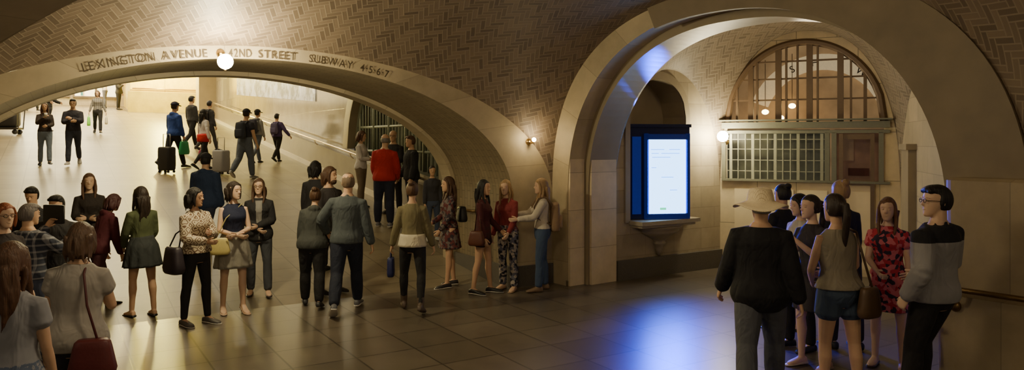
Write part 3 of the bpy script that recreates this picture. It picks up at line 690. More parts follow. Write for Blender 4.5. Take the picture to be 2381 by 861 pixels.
def person(x,y,h,face,label,sex='f',skin=SK1,hair=('long',(.05,.025,.012)),top=None,bot=None,shoe=('shoe',(.02,.02,.02)),
           la=HANG,ra=HANG,ll=STAND,rl=STAND,lean=0,hy=0,hp=0,glasses=False,vox=.013,inner=None,w=1.0,beard=None,cap=None,hat=False,pattern=None,curl=(25,40)):
    T=TM if sex=='m' else TF; k=h/1.7
    kk=w; rr=random.Random(int(x*1000)+int(y*77))
    if ll==STAND and rl==STAND:
        a_=rr.uniform(3,9); 
        if rr.random()<.5: ll,rl=(a_,4,a_*1.4),(-3,4,2)
        else: ll,rl=(-3,4,2),(a_,4,a_*1.4)
    if hy==0: hy=rr.uniform(-12,12)
    sway=rr.uniform(-3.5,3.5)
    def TL(p,z=None):
        p=Vector(p); zz=p.z if z is None else z
        s_=S((zz-.85)/.2); a=radians(lean)*s_
        return V(0,0,.93)+Matrix.Rotation(a,3,'X')@Matrix.Rotation(radians(sway)*s_,3,'Y')@(p-V(0,0,.93))
    def torso(m,z0,z1,inf,extra=None,mi=0,n=24):
        G=[]; N_=max(3,int((z1-z0)/.025))
        for i in range(N_+1):
            z=z0+(z1-z0)*i/N_; rx,ry,cy=prof(z,T); rx=rx*(kk if z<1.3 else 1+(kk-1)*.5)+inf; ry=ry*kk+inf
            if extra: e=extra(z); rx+=e; ry+=e*.8
            G.append([TL(V(rx*cos(2*pi*j/n),cy+ry*sin(2*pi*j/n),z),z) for j in range(n)])
        m.grid(G,mi)
    shx=.160 if sex=='m' else .138
    arms=[]
    for sd,a in ((1,la),(-1,ra)):
        sw,ab,el,tw=[radians(q) for q in a]
        s0=TL((sd*shx,.008,1.345))
        d=V(sd*sin(ab),-sin(sw)*cos(ab),-cos(sw)*cos(ab)).normalized()
        fw=V(0,-cos(sw),sin(sw)); u=fw*cos(tw)+V(-sd,0,0)*sin(tw); u=(u-d*u.dot(d)).normalized()
        f=d*cos(el)+u*sin(el)
        e0=s0+d*.27; w0=e0+f*.24
        arms.append((sd,s0,e0,w0,d,f))
    legs=[]
    for sd,a in ((1,ll),(-1,rl)):
        hf,ab,kf=[radians(q) for q in a]
        h0=V(sd*.084,.005,.885)
        d=V(sd*sin(ab),-sin(hf),-cos(hf)).normalized(); sa=hf-kf
        e=V(sd*sin(ab)*.3,-sin(sa),-cos(sa)).normalized()
        k0=h0+d*.405; a0=k0+e*.40
        pitch=max(0,-math.degrees(sa)-8)*.9
        legs.append((sd,h0,k0,a0,radians(pitch)))
    P=[]
    b=M(); ex=M()
    torso(b,.77,1.45,0)
    hp0=TL((0,-.012,1.588)); HR=Matrix.Rotation(radians(hy),3,'Z')@Matrix.Rotation(radians(hp+lean*.4),3,'X')
    HMx=Matrix.Translation(hp0)@HR.to_4x4()
    def hd(*p): return HMx@V(*p)
    b.tube([TL((0,.014,1.38)),TL((0,.012,1.46)),hd(0,.018,-.06)],[.054*(1 if sex=='m' else .84)]*3,n=12)
    G=[]
    for z,rx,ry,cy in HEAD: G.append([hd(rx*cos(2*pi*j/24),cy+ry*sin(2*pi*j/24),z) for j in range(24)])
    b.grid(G)
    b.tube([hd(0,-.080,.014),hd(0,-.094,-.012),hd(0,-.104,-.027)],[.008,.010,.014],n=8)
    b.ell(hd(0,-.078,-.100),(.018,.016,.013))
    am=1.0 if sex=='m' else .82
    am*=(1+(kk-1)*.6)
    for sd,s0,e0,w0,d,f in arms:
        b.tube([s0-V(sd*.05,0,-.004),s0,s0+(e0-s0)*.4,e0],[.044*am,.053*am,.048*am,.037*am],n=12)
        b.tube([e0,e0+f*.07,w0],[.037*am,.039*am,.026*am],n=12)
        inw=V(-sd,0,0)-f*V(-sd,0,0).dot(f)
        if inw.length<.2: inw=V(0,0,-1)-f*V(0,0,-1).dot(f)
        inw.normalize(); wa=f.cross(inw).normalized()
        if wa.dot(V(0,-1,.6))<0: wa=-wa
        b.tube([w0-f*.01,w0+f*.04,w0+f*.085],[(.027*am,.02*am),(.038*am,.016),(.039*am,.014)],side=wa,n=12)
        c1,c2=radians(curl[0]),radians(curl[1])
        for off,L in ((.028,.064),(.0095,.074),(-.0095,.069),(-.027,.054)):
            p0=w0+f*.082+wa*off*am
            d1=f*cos(c1)+inw*sin(c1); d2=f*cos(c1+c2)+inw*sin(c1+c2)
            ex.tube([p0-f*.02,p0,p0+d1*L*.45,p0+d1*L*.45+d2*L*.55],[.0088,.0088,.0082,.0065],n=7)
        p0=w0+f*.025+wa*.022
        td=(f*.75+wa*.5+inw*.35).normalized()
        ex.tube([p0,p0+td*.035,p0+td*.035+(td+f*.5).normalized()*.032],[.0125,.011,.008],n=7)
    lm=(1.0 if sex=='m' else .95)*kk
    for sd,h0,k0,a0,pt in legs:
        b.tube([h0,h0+(k0-h0)*.4,k0-(k0-h0)*.08,k0],[.086*lm,.076*lm,.055*lm,.052*lm],n=14)
        b.tube([k0,k0+(a0-k0)*.3+V(0,.012,0),k0+(a0-k0)*.6+V(0,.006,0),a0],[.050*lm,.053*lm,.040*lm,.032],n=14)
    def footm(m,leg,sc,top,heel=0,mi=0,sole=0):
        sd,h0,k0,a0,pt=leg; R_=Matrix.Rotation(pt,3,'X')@Matrix.Rotation(radians(sd*8),3,'Z')
        G=[]
        for d,hw,tp in ((-.068,.020,.035),(-.058,.032,.072),(-.01,.037,.085),(.04,.040,.074),(.09,.046,.056),(.14,.044,.042),(.172,.032,.032),(.188,.014,.02)):
            hw*=sc; tp=tp*top; g=[]
            for j in range(14):
                th=2*pi*j/14; cx=cos(th); cz=sin(th)
                zz=tp/2+tp/2*abs(cz)**.7*(1 if cz>0 else -1)
                g.append(a0+R_@V(hw*abs(cx)**.8*(1 if cx>0 else -1),-d*sc,zz-.08+(1-sc)*.03+heel*(1-S((d+.02)/.12))*1.0))
            G.append(g)
        m.grid(G,mi)
        if heel:
            p=a0+R_@V(0,.045,-.07+heel); m.tube([p,p+V(0,0,-heel-.005)],[.018,.01],mi,n=8,rnd=False)
    for l in legs: footm(b,l,.88,1.0,0 if shoe[0]!='heel' else .05)
    for sx_ in (1,-1):
        ex.ell(hd(sx_*.029,-.0770,.002),(.0145,.012,.0075),1,HR,nu=10,nv=7)
        ex.ell(hd(sx_*.029,-.0862,.002),(.0068,.005,.0068),2,HR,nu=8,nv=6)
        ex.tube([hd(sx_*.012,-.091,.022),hd(sx_*.031,-.0880,.0275),hd(sx_*.048,-.075,.021)],[.0028,.0042,.0025],4,n=6)
        ex.tube([hd(sx_*.015,-.0870,.0085),hd(sx_*.029,-.0897,.0112),hd(sx_*.044,-.079,.0055)],[.0024]*3,4,n=5)
        ex.ell(hd(sx_*.071,.012,-.006),(.008,.018,.029),0,HR@Matrix.Rotation(radians(sx_*-18),3,'Z'),nu=10,nv=7)
    ex.ell(hd(0,-.0870,-.059),(.022,.0075,.0045),3,HR,nu=10,nv=6); ex.ell(hd(0,-.0860,-.0665),(.019,.008,.0055),3,HR,nu=10,nv=6)
    hcol=hair[1]
    P.append(('person',b,[skinmat(skin),mat((.6,.57,.5),.3,name='eye_white',bump=0),mat((.02,.012,.008),.2,name='iris',bump=0),skinmat((skin[0]*.72,skin[1]*.34,skin[2]*.35)),hairmat(tuple(c_*.6 for c_ in hcol))],vox*.8,ex))
    st=hair[0]; hm=M()
    if st!='none':
        short=st in('short','bun','ponytail','buzz'); th=0.0 if st!='buzz' else -.005
        ph0=rr.random()*6; prt=rr.choice((-.3,.3))
        def fn(n):
            side=(.55-.22*abs(n.x+prt)) 
            mk=S((-.08-n.y)/.22)*S((side-n.z)/.14)
            if short: mk=max(mk,S((-.62-n.z)/.2), S((-.28-n.z)/.12)*S((.0-n.y)/.2))
            if st=='bald': mk=max(mk,S((n.z-.25)/.15),S((-.45-n.z)/.2))
            an=math.atan2(n.x,n.y)
            return 1.0-.30*mk+.016*sin(an*11+ph0+n.z*3)*(1-abs(n.z)**4)
        hm.ell(hd(0,.008,.010),(.083+th,.108+th,.116+th),0,HR,nu=40,nv=22,fn=fn)
        if st in('short',) and sex=='m':
            hm.ell(hd(0,-.010,.080),(.072,.090,.044),0,HR)
            for q in range(6): hm.ell(hd(-.050+.020*q,-.072,.072+.010*rr.random()),(.018,.022,.020),0,HR)
        def lock(x0,y0,z0,ln,rad,wv=.010,inn=.7):
            p=[]; a_,b_=rr.random()*6,rr.random()*6
            for i in range(7):
                f_=i/6; p.append(hd(x0*(1-(1-inn)*f_)+wv*sin(f_*5+a_),y0+wv*.6*cos(f_*5+b_),z0-ln*f_))
            hm.tube(p,[rad*.7,rad,rad,rad*.95,rad*.8,rad*.6,rad*.25],n=8)
        if st=='long':
            hm.tube([hd(0,.05,.03),hd(0,.078,-.06),hd(0,.086,-.13),hd(0,.09,-.20),hd(0,.088,-.26),hd(0,.085,-.30)],[(.076,.05),(.082,.050),(.080,.044),(.074,.034),(.058,.024),(.03,.010)],side=HR@V(1,0,0),n=18)
            for i in range(9):
                xx=-.078+.0195*i; lock(xx,.090+.030*(1-(xx/.08)**2),-.02,.27+.13*rr.random(),.017,.016)
            for q in (1,-1):
                hm.tube([hd(q*.050,-.045,.075),hd(q*.073,-.025,.01),hd(q*.080,-.015,-.08),hd(q*.080,-.035,-.16),hd(q*.070,-.060,-.23),hd(q*.062,-.065,-.29)],[.016,.019,.021,.019,.014,.006],n=10)
                lock(q*.078,.02,-.03,.24,.018,.012,.95)
        if st=='bob':
            hm.tube([hd(0,.04,.03),hd(0,.05,-.05),hd(0,.05,-.09),hd(0,.045,-.115)],[(.080,.062),(.088,.062),(.084,.056),(.06,.036)],side=HR@V(1,0,0),n=18)
            for i in range(11):
                an=pi*(-.08+1.16*i/10); lock(.086*cos(an),.043+.069*sin(an),.03,.155+.045*rr.random(),.016,.011,.85)
            for q in (1,-1): hm.tube([hd(q*.048,-.055,.075),hd(q*.071,-.035,.02),hd(q*.077,-.025,-.05),hd(q*.070,-.035,-.11)],[.016,.018,.019,.010],n=10)
        if st=='bun':
            hm.ell(hd(0,.085,.100),(.042,.040,.038),0,HR,nu=16,nv=10,fn=lambda n:1+.08*sin(9*math.atan2(n.x,n.z))); hm.tube([hd(0,.08,.07),hd(0,.085,.1)],.03)
        if st=='ponytail':
            hm.tube([hd(0,.09,.05),hd(0,.135,.035),hd(0,.15,-.05),hd(0,.135,-.16),hd(0,.12,-.27),hd(0,.115,-.36)],[.022,.028,.032,.030,.022,.006],n=12)
        P.append(('hair',hm,[hairmat(hcol)],max(.0072,vox*.6),None))
    if beard:
        bd=M(); bd.ell(hd(0,-.055,-.085),(.048,.045,.045),0,HR); P.append(('beard',bd,[hairmat(beard)],.009,None))
    if top:
        tm=M(); inf=top.get('inf',.014)*.85; hem=top.get('hem',.90)
        fl=top.get('flare',0)
        if top.get('skirt'):
            sk=top['skirt']
            torso(tm,.93,1.42,inf)
            G=[]
            for i in range(12):
                z=1.0+(sk-1.0)*i/11; f_=i/11; rx=.145+.065*f_; ry=.115+.065*f_
                G.append([V(rx*cos(2*pi*j/40)*(1+.06*f_*sin(j*pi/4)),.008+ry*sin(2*pi*j/40)*(1+.06*f_*sin(j*pi/4)),z) for j in range(40)])
            tm.grid(G)
        else: torso(tm,hem,1.42 if not top.get('hood') else 1.435,inf,lambda z:(fl*S((1.1-z)/.25)+(.010*S((1.02-z)/.1) if inf>.018 else 0)))
        sl=top.get('sl','long')
        for sd,s0,e0,w0,d,f in arms:
            si=inf+.002
            if sl=='none': tm.tube([s0-V(sd*.05,0,-.008),s0-V(sd*.02,0,0)],[.038*am+si*.4,.044*am+si*.4],n=12); continue
            tm.tube([s0-V(sd*.055,0,-.006),s0+d*.005,s0+(e0-s0)*.45] + ([e0] if sl!='short' else []),[.042*am+si*.8,.053*am+si,.050*am+si+(.008 if sl=='short' else 0)]+([.042*am+si] if sl!='short' else []),n=14)
            if sl in('long','jacket'):
                tm.tube([e0,e0+f*.07,w0-f*.01],[.041*am+si,.042*am+si,.031*am+si*.9],n=14)
        if top.get('hood'): tm.ell(TL((0,.078,1.405)),(.085,.05,.055))
        if top.get('collar'): tm.tube([TL((-.05,-.035,1.40)),TL((-.062,.03,1.43)),TL((0,.068,1.44)),TL((.062,.03,1.43)),TL((.05,-.035,1.40))],.014,n=8)
        P.append((top.get('name','shirt'),tm,[cloth(top['c'],top.get('pat'),top.get('c2',(.5,.5,.5)),top.get('c3'))],vox*.9,None))
    if inner:
        im=M(); G=[]
        for i in range(14):
            z=(top.get('hem',.9)+.02)+(1.385-top.get('hem',.9)-.02)*i/13; rx,ry,cy=prof(z,T); 
            G.append([TL(V((.035+.02*i/13)*cos(2*pi*j/16),cy-(ry*kk+top.get('inf',.014)*.85-.018)+.026*sin(2*pi*j/16),z),z) for j in range(16)])
        im.grid(G); P.append(('undershirt',im,[cloth(inner)],0,None))
    if bot:
        bm_=M(); kd=bot['k']; inf=bot.get('inf',.012)
        if kd in('pants','shorts','leggings'):
            if kd=='leggings': inf=.007
            torso(bm_,.78,1.03,inf)
            fr=1.0 if kd!='shorts' else bot.get('len',.4)
            for sd,h0,k0,a0,pt in legs:
                if kd=='shorts':
                    e=h0+(k0-h0)*fr; bm_.tube([h0,e],[.090*lm+inf,.082*lm+inf+.01],n=14)
                else:
                    lo=.02 if kd=='pants' else .0
                    bm_.tube([h0,h0+(k0-h0)*.4,k0-(k0-h0)*.08,k0],[.088*lm+inf,.079*lm+inf,.058*lm+inf,.055*lm+inf],n=14)
                    bm_.tube([k0,k0+(a0-k0)*.3+V(0,.012,0),k0+(a0-k0)*.6+V(0,.006,0),a0+(k0-a0)*.03],[.053*lm+inf,.056*lm+inf,.045*lm+inf+lo*.5,.038+inf*.6+lo*.6],n=14)
            P.append(('trousers' if kd!='shorts' else 'shorts',bm_,[cloth(bot['c'],bot.get('pat'),bot.get('c2',(.5,.5,.5)),bot.get('c3'))],vox,None))
        elif kd=='skirt':
            hem=bot.get('hem',.55); G=[]
            for i in range(14):
                z=1.06+(hem-1.06)*i/13; f_=i/13; rx,ry,cy=prof(max(z,.88),T); g=[]
                for j in range(72):
                    th=2*pi*j/72; pl=1+.055*f_*sin(th*12)
                    g.append(V((rx*kk+.014+.06*f_)*cos(th)*pl,cy+(ry*kk+.014+.06*f_)*sin(th)*pl,z))
                G.append(g)
            bm_.grid(G); P.append(('skirt',bm_,[cloth(bot['c'],bot.get('pat'),bot.get('c2',(.5,.5,.5)),bot.get('c3'))],0,None))
    for l in legs:
        fm=M(); styl,sc_=shoe
        if styl=='boot':
            footm(fm,l,1.06,1.05); fm.tube([l[3]+V(0,0,-.01),l[3]+(l[2]-l[3]).normalized()*.10],[.044,.050],n=14)
            P.append(('boot',fm,[mat(sc_,.5,name='leather')],.012,None))
        elif styl=='heel':
            footm(fm,l,1.0,.5,.05); P.append(('shoe',fm,[mat(sc_,.4,name='leather')],0,None))
        elif styl=='flat':
            footm(fm,l,1.02,.42); P.append(('shoe',fm,[mat(sc_,.4,name='leather')],0,None))
        else:
            footm(fm,l,1.06,1.0); P.append(('shoe',fm,[mat(sc_,.5,name='canvas')],0,None))
            if styl=='sneaker':
                sm_=M(); footm(sm_,l,1.12,.30); P.append(('shoe_sole',sm_,[mat((.6,.56,.5),.5,name='rubber')],0,None))
    if glasses:
        gm=M()
        for q in (1,-1):
            gm.tube([hd(q*.030+.019*cos(2*pi*j/12),-.100,.002+.015*sin(2*pi*j/12)) for j in range(13)],.0022,n=5)
            gm.tube([hd(q*.049,-.098,.006),hd(q*.075,-.05,.006),hd(q*.077,.01,.004)],.0022,n=5)
        gm.tube([hd(-.011,-.101,.004),hd(.011,-.101,.004)],.002,n=5)
        P.append(('eyeglasses',gm,[mat((.02,.015,.01),.3,name='frame')],0,None))
    if cap:
        cm=M(); cm.ell(hd(0,.01,.045),(.09,.112,.092),0,HR,nu=20,nv=12,fn=lambda n:1-.25*S((-.1-n.z)/.2))
        cm.tube([hd(0,-.08,.04),hd(0,-.12,.036),hd(0,-.165,.024)],[(.07,.01),(.068,.008),(.045,.006)],side=HR@V(1,0,0),n=14)
        P.append(('baseball_cap',cm,[cloth(cap)],0,None))
    if hat:
        G=[]
        for r_,z in ((.004,.128),(.04,.145),(.070,.152),(.090,.140),(.100,.10),(.108,.058),(.14,.038),(.18,.022),(.212,.010),(.215,.002),(.18,.008),(.13,.020),(.092,.03)):
            G.append([hd(r_*cos(2*pi*j/48)*(1+.04*sin(2*2*pi*j/48)),r_*sin(2*pi*j/48)*1.08-.005,z+(.020*sin(3*2*pi*j/48+1)*(r_-.11)/.1 if r_>.12 else .006*sin(2*2*pi*j/48))-.015) for j in range(48)])
        cm=M(); cm.grid(G); P.append(('straw_hat',cm,[blocks('woven_straw',(.95,.82,.55),w=.016,h=.008,mort=.001,coord='Object',rough=.8,mcol=(.7,.56,.34),var=.05)],0,None))
    mz=min(p.z for n_,m_,*_ in P if n_ in('shoe','boot') for p in m_.v)
    X=Matrix.Scale(k,4)@Matrix.Translation((0,0,-mz))
    fz_=floor_z(x,y); root=None
    for nm,mm,mats,vx,e in P:
        mm.xf(X)
        if e: e.xf(X)
        o=obj(mm,nm,mats,root,voxel=vx*k if vx else 0,extra=e,it=3 if nm in('person','hair') else 4)
        if root is None:
            root=o; o.location=(x,y,fz_+.002); o.rotation_euler=(0,0,radians(face)); o['label']=label; o['category']='person'
        if nm=='straw_hat': o['label']='wide-brimmed pale woven straw hat'
    WM=Matrix.Translation((x,y,fz_))@Matrix.Rotation(radians(face),4,'Z')@X
    return dict(W=WM,X=X,o=root,k=k,face=face,lh=arms[0][3]+arms[0][5]*.08,rh=arms[1][3]+arms[1][5]*.08,ls=arms[0][1],rs=arms[1][1],TL=TL,z=fz_)

def bag(I,pos,size,col,strap=None,name='handbag',label='',cat='bag',rot=0,taper=.2,rough=.5,sr=.009,pocket=False,hang=None):
    Wm=I['W']; R_=Matrix.Rotation(radians(I['face']+rot),3,'Z')
    m=M(); c=Wm@Vector(pos); m.rbox(c,size,0,R_,e=3.2,taper=taper,rz=.22)
    o=obj(m,name,mat(col,rough,ns=40,name='bag_material'),label=label,cat=cat)
    if strap:
        t=M(); t.tube([Wm@Vector(p) for p in strap],sr,n=7); obj(t,'strap',mat(tuple(c_*.7 for c_ in col),rough,name='strap_material'),o)
    if pocket:
        t=M(); t.rbox(c+R_@V(0,size[1]*.45,-size[2]*.15),(size[0]*.75,size[1]*.5,size[2]*.45),0,R_); obj(t,'pocket',mat(tuple(c_*1.3 for c_ in col),rough,name='bag_material'),o)
    return o
def handbag(I,hand,size,col,label,drop=.2,rot=90,taper=.2):
    h_=Vector(I[hand]); c=h_+V(0,0,-drop-size[2]/2)
    R_=Matrix.Rotation(radians(rot),3,'Z'); d=R_@V(size[0]*.3,0,0); topz=c.z+size[2]*.48
    a=V(c.x,c.y,topz)-d; b=V(c.x,c.y,topz)+d
    return bag(I,c,size,col,[a,a.lerp(h_,.6)+V(0,0,.0),h_+V(0,0,.0),b.lerp(h_,.6),b],label=label,rot=rot,taper=taper)
def backpack(I,col,label,size=(.30,.16,.42),z=1.18):
    TL=I['TL']; p=TL((0,.13+size[1]/2,z))
    o=bag(I,p,size,col,None,'backpack',label,'backpack',0,.12,.8,pocket=True)
    for q in (1,-1):
        t=M(); t.tube([I['W']@TL(v) for v in ((q*.08,.15,z+.17),(q*.09,.06,1.42),(q*.095,-.06,1.40),(q*.105,-.13,1.28),(q*.12,-.10,1.12),(q*.10,.12,1.02))],(.02,.006),n=8,side=(1,0,0)); obj(t,'strap',mat(tuple(c*.6 for c in col),.8,name='strap_material'),o)
def suitcase(x,y,face,size,col,label,hh=.35):
    z=floor_z(x,y); R_=Matrix.Rotation(radians(face),3,'Z'); c=V(x,y,z+.06+size[2]/2)
    m=M(); m.rbox(c,size,0,R_,e=6,rz=.08); o=obj(m,'suitcase',mat(col,.6,ns=50,name='luggage_fabric'),label=label,cat='suitcase')
    m=M(); m.rbox(c+R_@V(0,-size[1]*.48,-size[2]*.1),(size[0]*.8,size[1]*.2,size[2]*.6),0,R_,e=5); obj(m,'front_pocket',mat(tuple(q*1.4 for q in col),.6,name='luggage_fabric'),o)
    m=M(); t=c+V(0,0,size[2]/2-.02); w=size[0]*.3
    m.tube([t+R_@V(-w,0,0),t+R_@V(-w,0,hh),t+R_@V(w,0,hh),t+R_@V(w,0,0)],.011,n=7); obj(m,'handle',mat((.3,.3,.3),.3,.8,name='metal'),o)
    for a in (-1,1):
        for b in (-1,1):
            m=M(); p=V(x,y,z+.036)+R_@V(a*size[0]*.38,b*size[1]*.33,0); m.tube([p-R_@V(.015,0,0),p+R_@V(.015,0,0)],.034,n=12,rnd=False); obj(m,'wheel',mat((.02,.02,.02),.5,name='rubber'),o)
BLK=(.012,.011,.012); DK=(.03,.028,.03); NAVY=(.012,.016,.035)
BR=(.07,.032,.014); DB=(.022,.012,.007); BL=(.32,.2,.09); BK=(.008,.006,.005)
# --- far ramp
p=person(-12.2,19.1,1.64,35,'person in dark brown jacket and light jeans holding a cup',hair=('long',(.06,.02,.012)),top=dict(c=(.03,.02,.017),name='jacket',inf=.02),bot=dict(k='pants',c=(.16,.20,.27)),ra=PHONE,la=(20,8,70,40),ll=LF,rl=(-6,2,6),vox=.02)
m=M(); m.tube([p['W']@(p['rh']+V(0,-.02,-.03)),p['W']@(p['rh']+V(0,-.02,.08))],[.03,.038],n=12,rnd=False); obj(m,'paper_cup',mat((.7,.65,.55),.5,name='paper'),label='white paper cup in a hand',cat='cup')
person(-11.7,19.5,1.78,25,'person in dark navy sweater, dark jeans and glasses, walking',sex='m',hair=('short',BK),top=dict(c=(.02,.018,.03),hem=.88,inf=.02),bot=dict(k='pants',c=(.03,.035,.06)),shoe=('sneaker',(.4,.38,.35)),la=(30,8,100,55),ra=(25,8,85,50),ll=LB,rl=LF,vox=.02,glasses=True)
p=person(-15.3,27,1.6,30,'person in grey plaid shirt and black trousers carrying bags',hair=('bob',BR),top=dict(c=(.12,.11,.10),pat='plaid',c2=(.35,.33,.3)),bot=dict(k='pants',c=BLK),ll=LF,rl=LB,vox=.022,la=(4,16,10,0),ra=(4,16,10,0))
handbag(p,'rh',(.3,.12,.34),(.25,.75,.08),'bright green shopping bag held at the side',.12); handbag(p,'lh',(.24,.1,.28),(.7,.65,.5),'pale plastic shopping bag held at the side',.12)
person(-20.5,38.1,1.7,90,'person in dark coat standing near the lit shop',sex='m',hair=('short',DB),top=dict(c=DK,name='jacket',hem=.8,inf=.025),bot=dict(k='pants',c=BLK),ra=PHONE,vox=.025)
person(-21.5,38.6,1.7,-80,'person in white top standing near the lit shop',hair=('short',BR),top=dict(c=(.6,.55,.5)),bot=dict(k='pants',c=(.1,.1,.12)),la=FRONT,vox=.025)
person(-22.6,34.5,1.68,60,'person in dark clothes walking near bright shop windows',hair=('bob',DB),top=dict(c=DK,inf=.02),bot=dict(k='pants',c=BLK),ll=LF,rl=LB,vox=.025)
person(-24.0,35.8,1.7,60,'person in grey shirt near bright shop windows',sex='m',hair=('short',DB),top=dict(c=(.2,.2,.2),inf=.02),bot=dict(k='pants',c=BLK),vox=.025)
person(-16.9,26.6,1.72,70,'person in black clothes pushing a low dark cart',sex='m',hair=('short',DB),top=dict(c=BLK,inf=.02),bot=dict(k='pants',c=DK),la=(35,8,40,10),ra=(35,8,40,10),ll=LB,rl=LF,vox=.025)
m=M(); cz=floor_z(-17.5,25.0); R_=Matrix.Rotation(radians(20),3,'Z'); cc=V(-17.5,25.0,cz)
m.box(cc+V(0,0,.2),(1.2,.7,.06),0,R_)
co=obj(m,'luggage_cart',mat((.03,.025,.02),.5,name='dark_metal'),smooth=False,label='low dark wheeled cart loaded with a black bin',cat='cart')
m=M(); m.rbox(cc+V(0,0,.58),(1.1,.62,.68),0,R_,e=8); obj(m,'bin',mat((.02,.018,.018),.5,name='black_plastic'),co)
m=M(); m.tube([cc+R_@V(.6,-.3,.2),cc+R_@V(.66,-.3,1.0),cc+R_@V(.66,.3,1.0),cc+R_@V(.6,.3,.2)],.02,n=8); obj(m,'handle',mat((.2,.2,.2),.4,.7,name='metal'),co)
for a in (-1,1):
    for b_ in (-1,1):
        m=M(); q=cc+R_@V(a*.5,b_*.28,.085); m.tube([q-R_@V(0,.02,0),q+R_@V(0,.02,0)],.085,n=16,rnd=False); obj(m,'wheel',mat((.05,.05,.05),.5,name='rubber'),co)
p=person(-9.25,20,1.82,155,'person in bright blue jacket with dark hood pulling luggage',sex='m',hair=('short',DB),cap=(.02,.02,.05),top=dict(c=(.02,.06,.28),name='jacket',hem=.84,inf=.028,hood=True),bot=dict(k='pants',c=BLK),ll=LB,rl=LF,vox=.02)
handbag(p,'rh',(.34,.12,.36),(.02,.32,.12),'green shopping bag carried in a hand',.05)
suitcase(-9.02,19.1,155,(.42,.27,.62),(.02,.018,.02),'black soft-sided wheeled suitcase pulled up the ramp')
person(-10.55,24.1,1.78,150,'person in dark jacket walking up the ramp',sex='m',hair=('short',BK),top=dict(c=DK,name='jacket',inf=.025),bot=dict(k='pants',c=BLK),ll=LF,rl=LB,vox=.022)
p=person(-9.9,23.9,1.67,150,'person in dark clothes with a backpack walking up the ramp',hair=('short',BK),top=dict(c=DK,inf=.02),bot=dict(k='pants',c=DK),ll=LB,rl=LF,vox=.022); backpack(p,(.03,.03,.04),'dark backpack worn on the back')
p=person(-8.42,20,1.68,150,'person in white top, short red skirt and black leggings, walking',hair=('long',BK),top=dict(c=(.62,.57,.55),hem=1.0,inf=.02),bot=dict(k='leggings',c=BLK),ll=LF,rl=LB,ra=(-10,20,10,0),vox=.018)
m=M(); m.rbox(p['X']@V(0,.01,.90),(.40,.30,.22),0,None,e=2.4); obj(m,'skirt',cloth((.55,.02,.02)),p['o'],label='short bright red skirt over black leggings')
handbag(p,'lh',(.26,.1,.3),(.45,.05,.14),'pink bag carried low in a hand',.2)
suitcase(-7.72,19.4,150,(.44,.28,.58),(.30,.29,.30),'silver-grey wheeled suitcase pulled by its handle')
p=person(-6.92,18.96,1.80,165,'person in dark t-shirt, cap and grey-blue jeans with a backpack',sex='m',hair=('short',DB),cap=(.02,.02,.03),top=dict(c=(.03,.03,.045),sl='short',inf=.02),bot=dict(k='pants',c=(.11,.13,.17),inf=.02),ll=LB,rl=(10,5,4),la=(20,14,60,20),ra=(-5,16,20,10),shoe=('sneaker',(.2,.2,.2)),vox=.018,w=1.08); backpack(p,(.035,.04,.06),'dark blue backpack worn on the back')
p=person(-7.6,21.8,1.62,160,'person in grey hooded sweatshirt and cap with dark backpack',hair=('short',BK),cap=(.02,.02,.02),top=dict(c=(.28,.28,.28),hood=True,inf=.02),bot=dict(k='pants',c=(.1,.12,.16)),ll=LF,rl=LB,vox=.02); backpack(p,(.03,.03,.05),'small dark backpack worn on the back')
p=person(-7.15,22.3,1.5,165,'child in purple jacket with backpack walking beside the rail',sex='m',hair=('short',BK),top=dict(c=(.07,.045,.14),name='jacket',inf=.022),bot=dict(k='pants',c=BLK),la=(10,10,20,10),ra=(10,30,15,0),ll=LF,rl=LB,vox=.018); backpack(p,(.12,.1,.2),'small purple backpack worn on the back',(.24,.13,.33),1.18)
person(-4.82,11.5,1.62,170,'person in dark blue padded jacket and cap walking away',sex='m',hair=('short',BK),cap=(.015,.015,.02),top=dict(c=(.018,.035,.085),name='jacket',hem=.72,inf=.045,hood=True),bot=dict(k='pants',c=(.02,.025,.05)),ll=LF,rl=LB,w=1.1)
# --- middle group
person(-3.3,16,1.68,75,'person in white cardigan and beige trousers, hands together',hair=('bob',(.09,.04,.02)),top=dict(c=(.62,.58,.55),name='cardigan',hem=.86,inf=.018),bot=dict(k='pants',c=(.2,.15,.1)),la=FRONT,ra=FRONT,hp=10)
person(-2.5,14.3,1.8,175,'person in red jacket and navy trousers with thinning grey hair',sex='m',hair=('bald',(.2,.18,.16)),top=dict(c=(.42,.015,.015),name='jacket',hem=.84,inf=.03,collar=True),bot=dict(k='pants',c=(.015,.018,.04),inf=.018),la=(5,10,30,30),ra=(10,12,30,40),shoe=('sneaker',(.15,.15,.17)),w=1.12,ll=(4,5,2),rl=(-3,5,2))
person(-2.55,15.65,1.76,-10,'person in dark jacket with white hair facing the group',sex='m',hair=('bald',(.45,.42,.4)),top=dict(c=DK,name='jacket',inf=.02),bot=dict(k='pants',c=DK),la=FRONT,ra=FRONT,glasses=True)
person(-2.06,14.95,1.74,-60,'person in black jacket and dark trousers with brown hair',sex='m',hair=('short',(.1,.05,.03)),top=dict(c=(.014,.014,.016),name='jacket',hem=.82,inf=.03),bot=dict(k='pants',c=(.03,.03,.04)),la=HANG,ra=(5,10,40,30),w=1.1)
person(-2.95,11.0,1.65,175,'person in dark jacket with dark hair seen from behind',hair=('bob',BK),top=dict(c=DK,name='jacket',inf=.025),bot=dict(k='pants',c=BLK))
person(-2.5,10.0,1.72,60,'bearded person with long brown hair in dark shirt',sex='m',hair=('bob',BR),beard=(.06,.03,.015),top=dict(c=(.03,.025,.025)),bot=dict(k='pants',c=DK),la=FRONT)
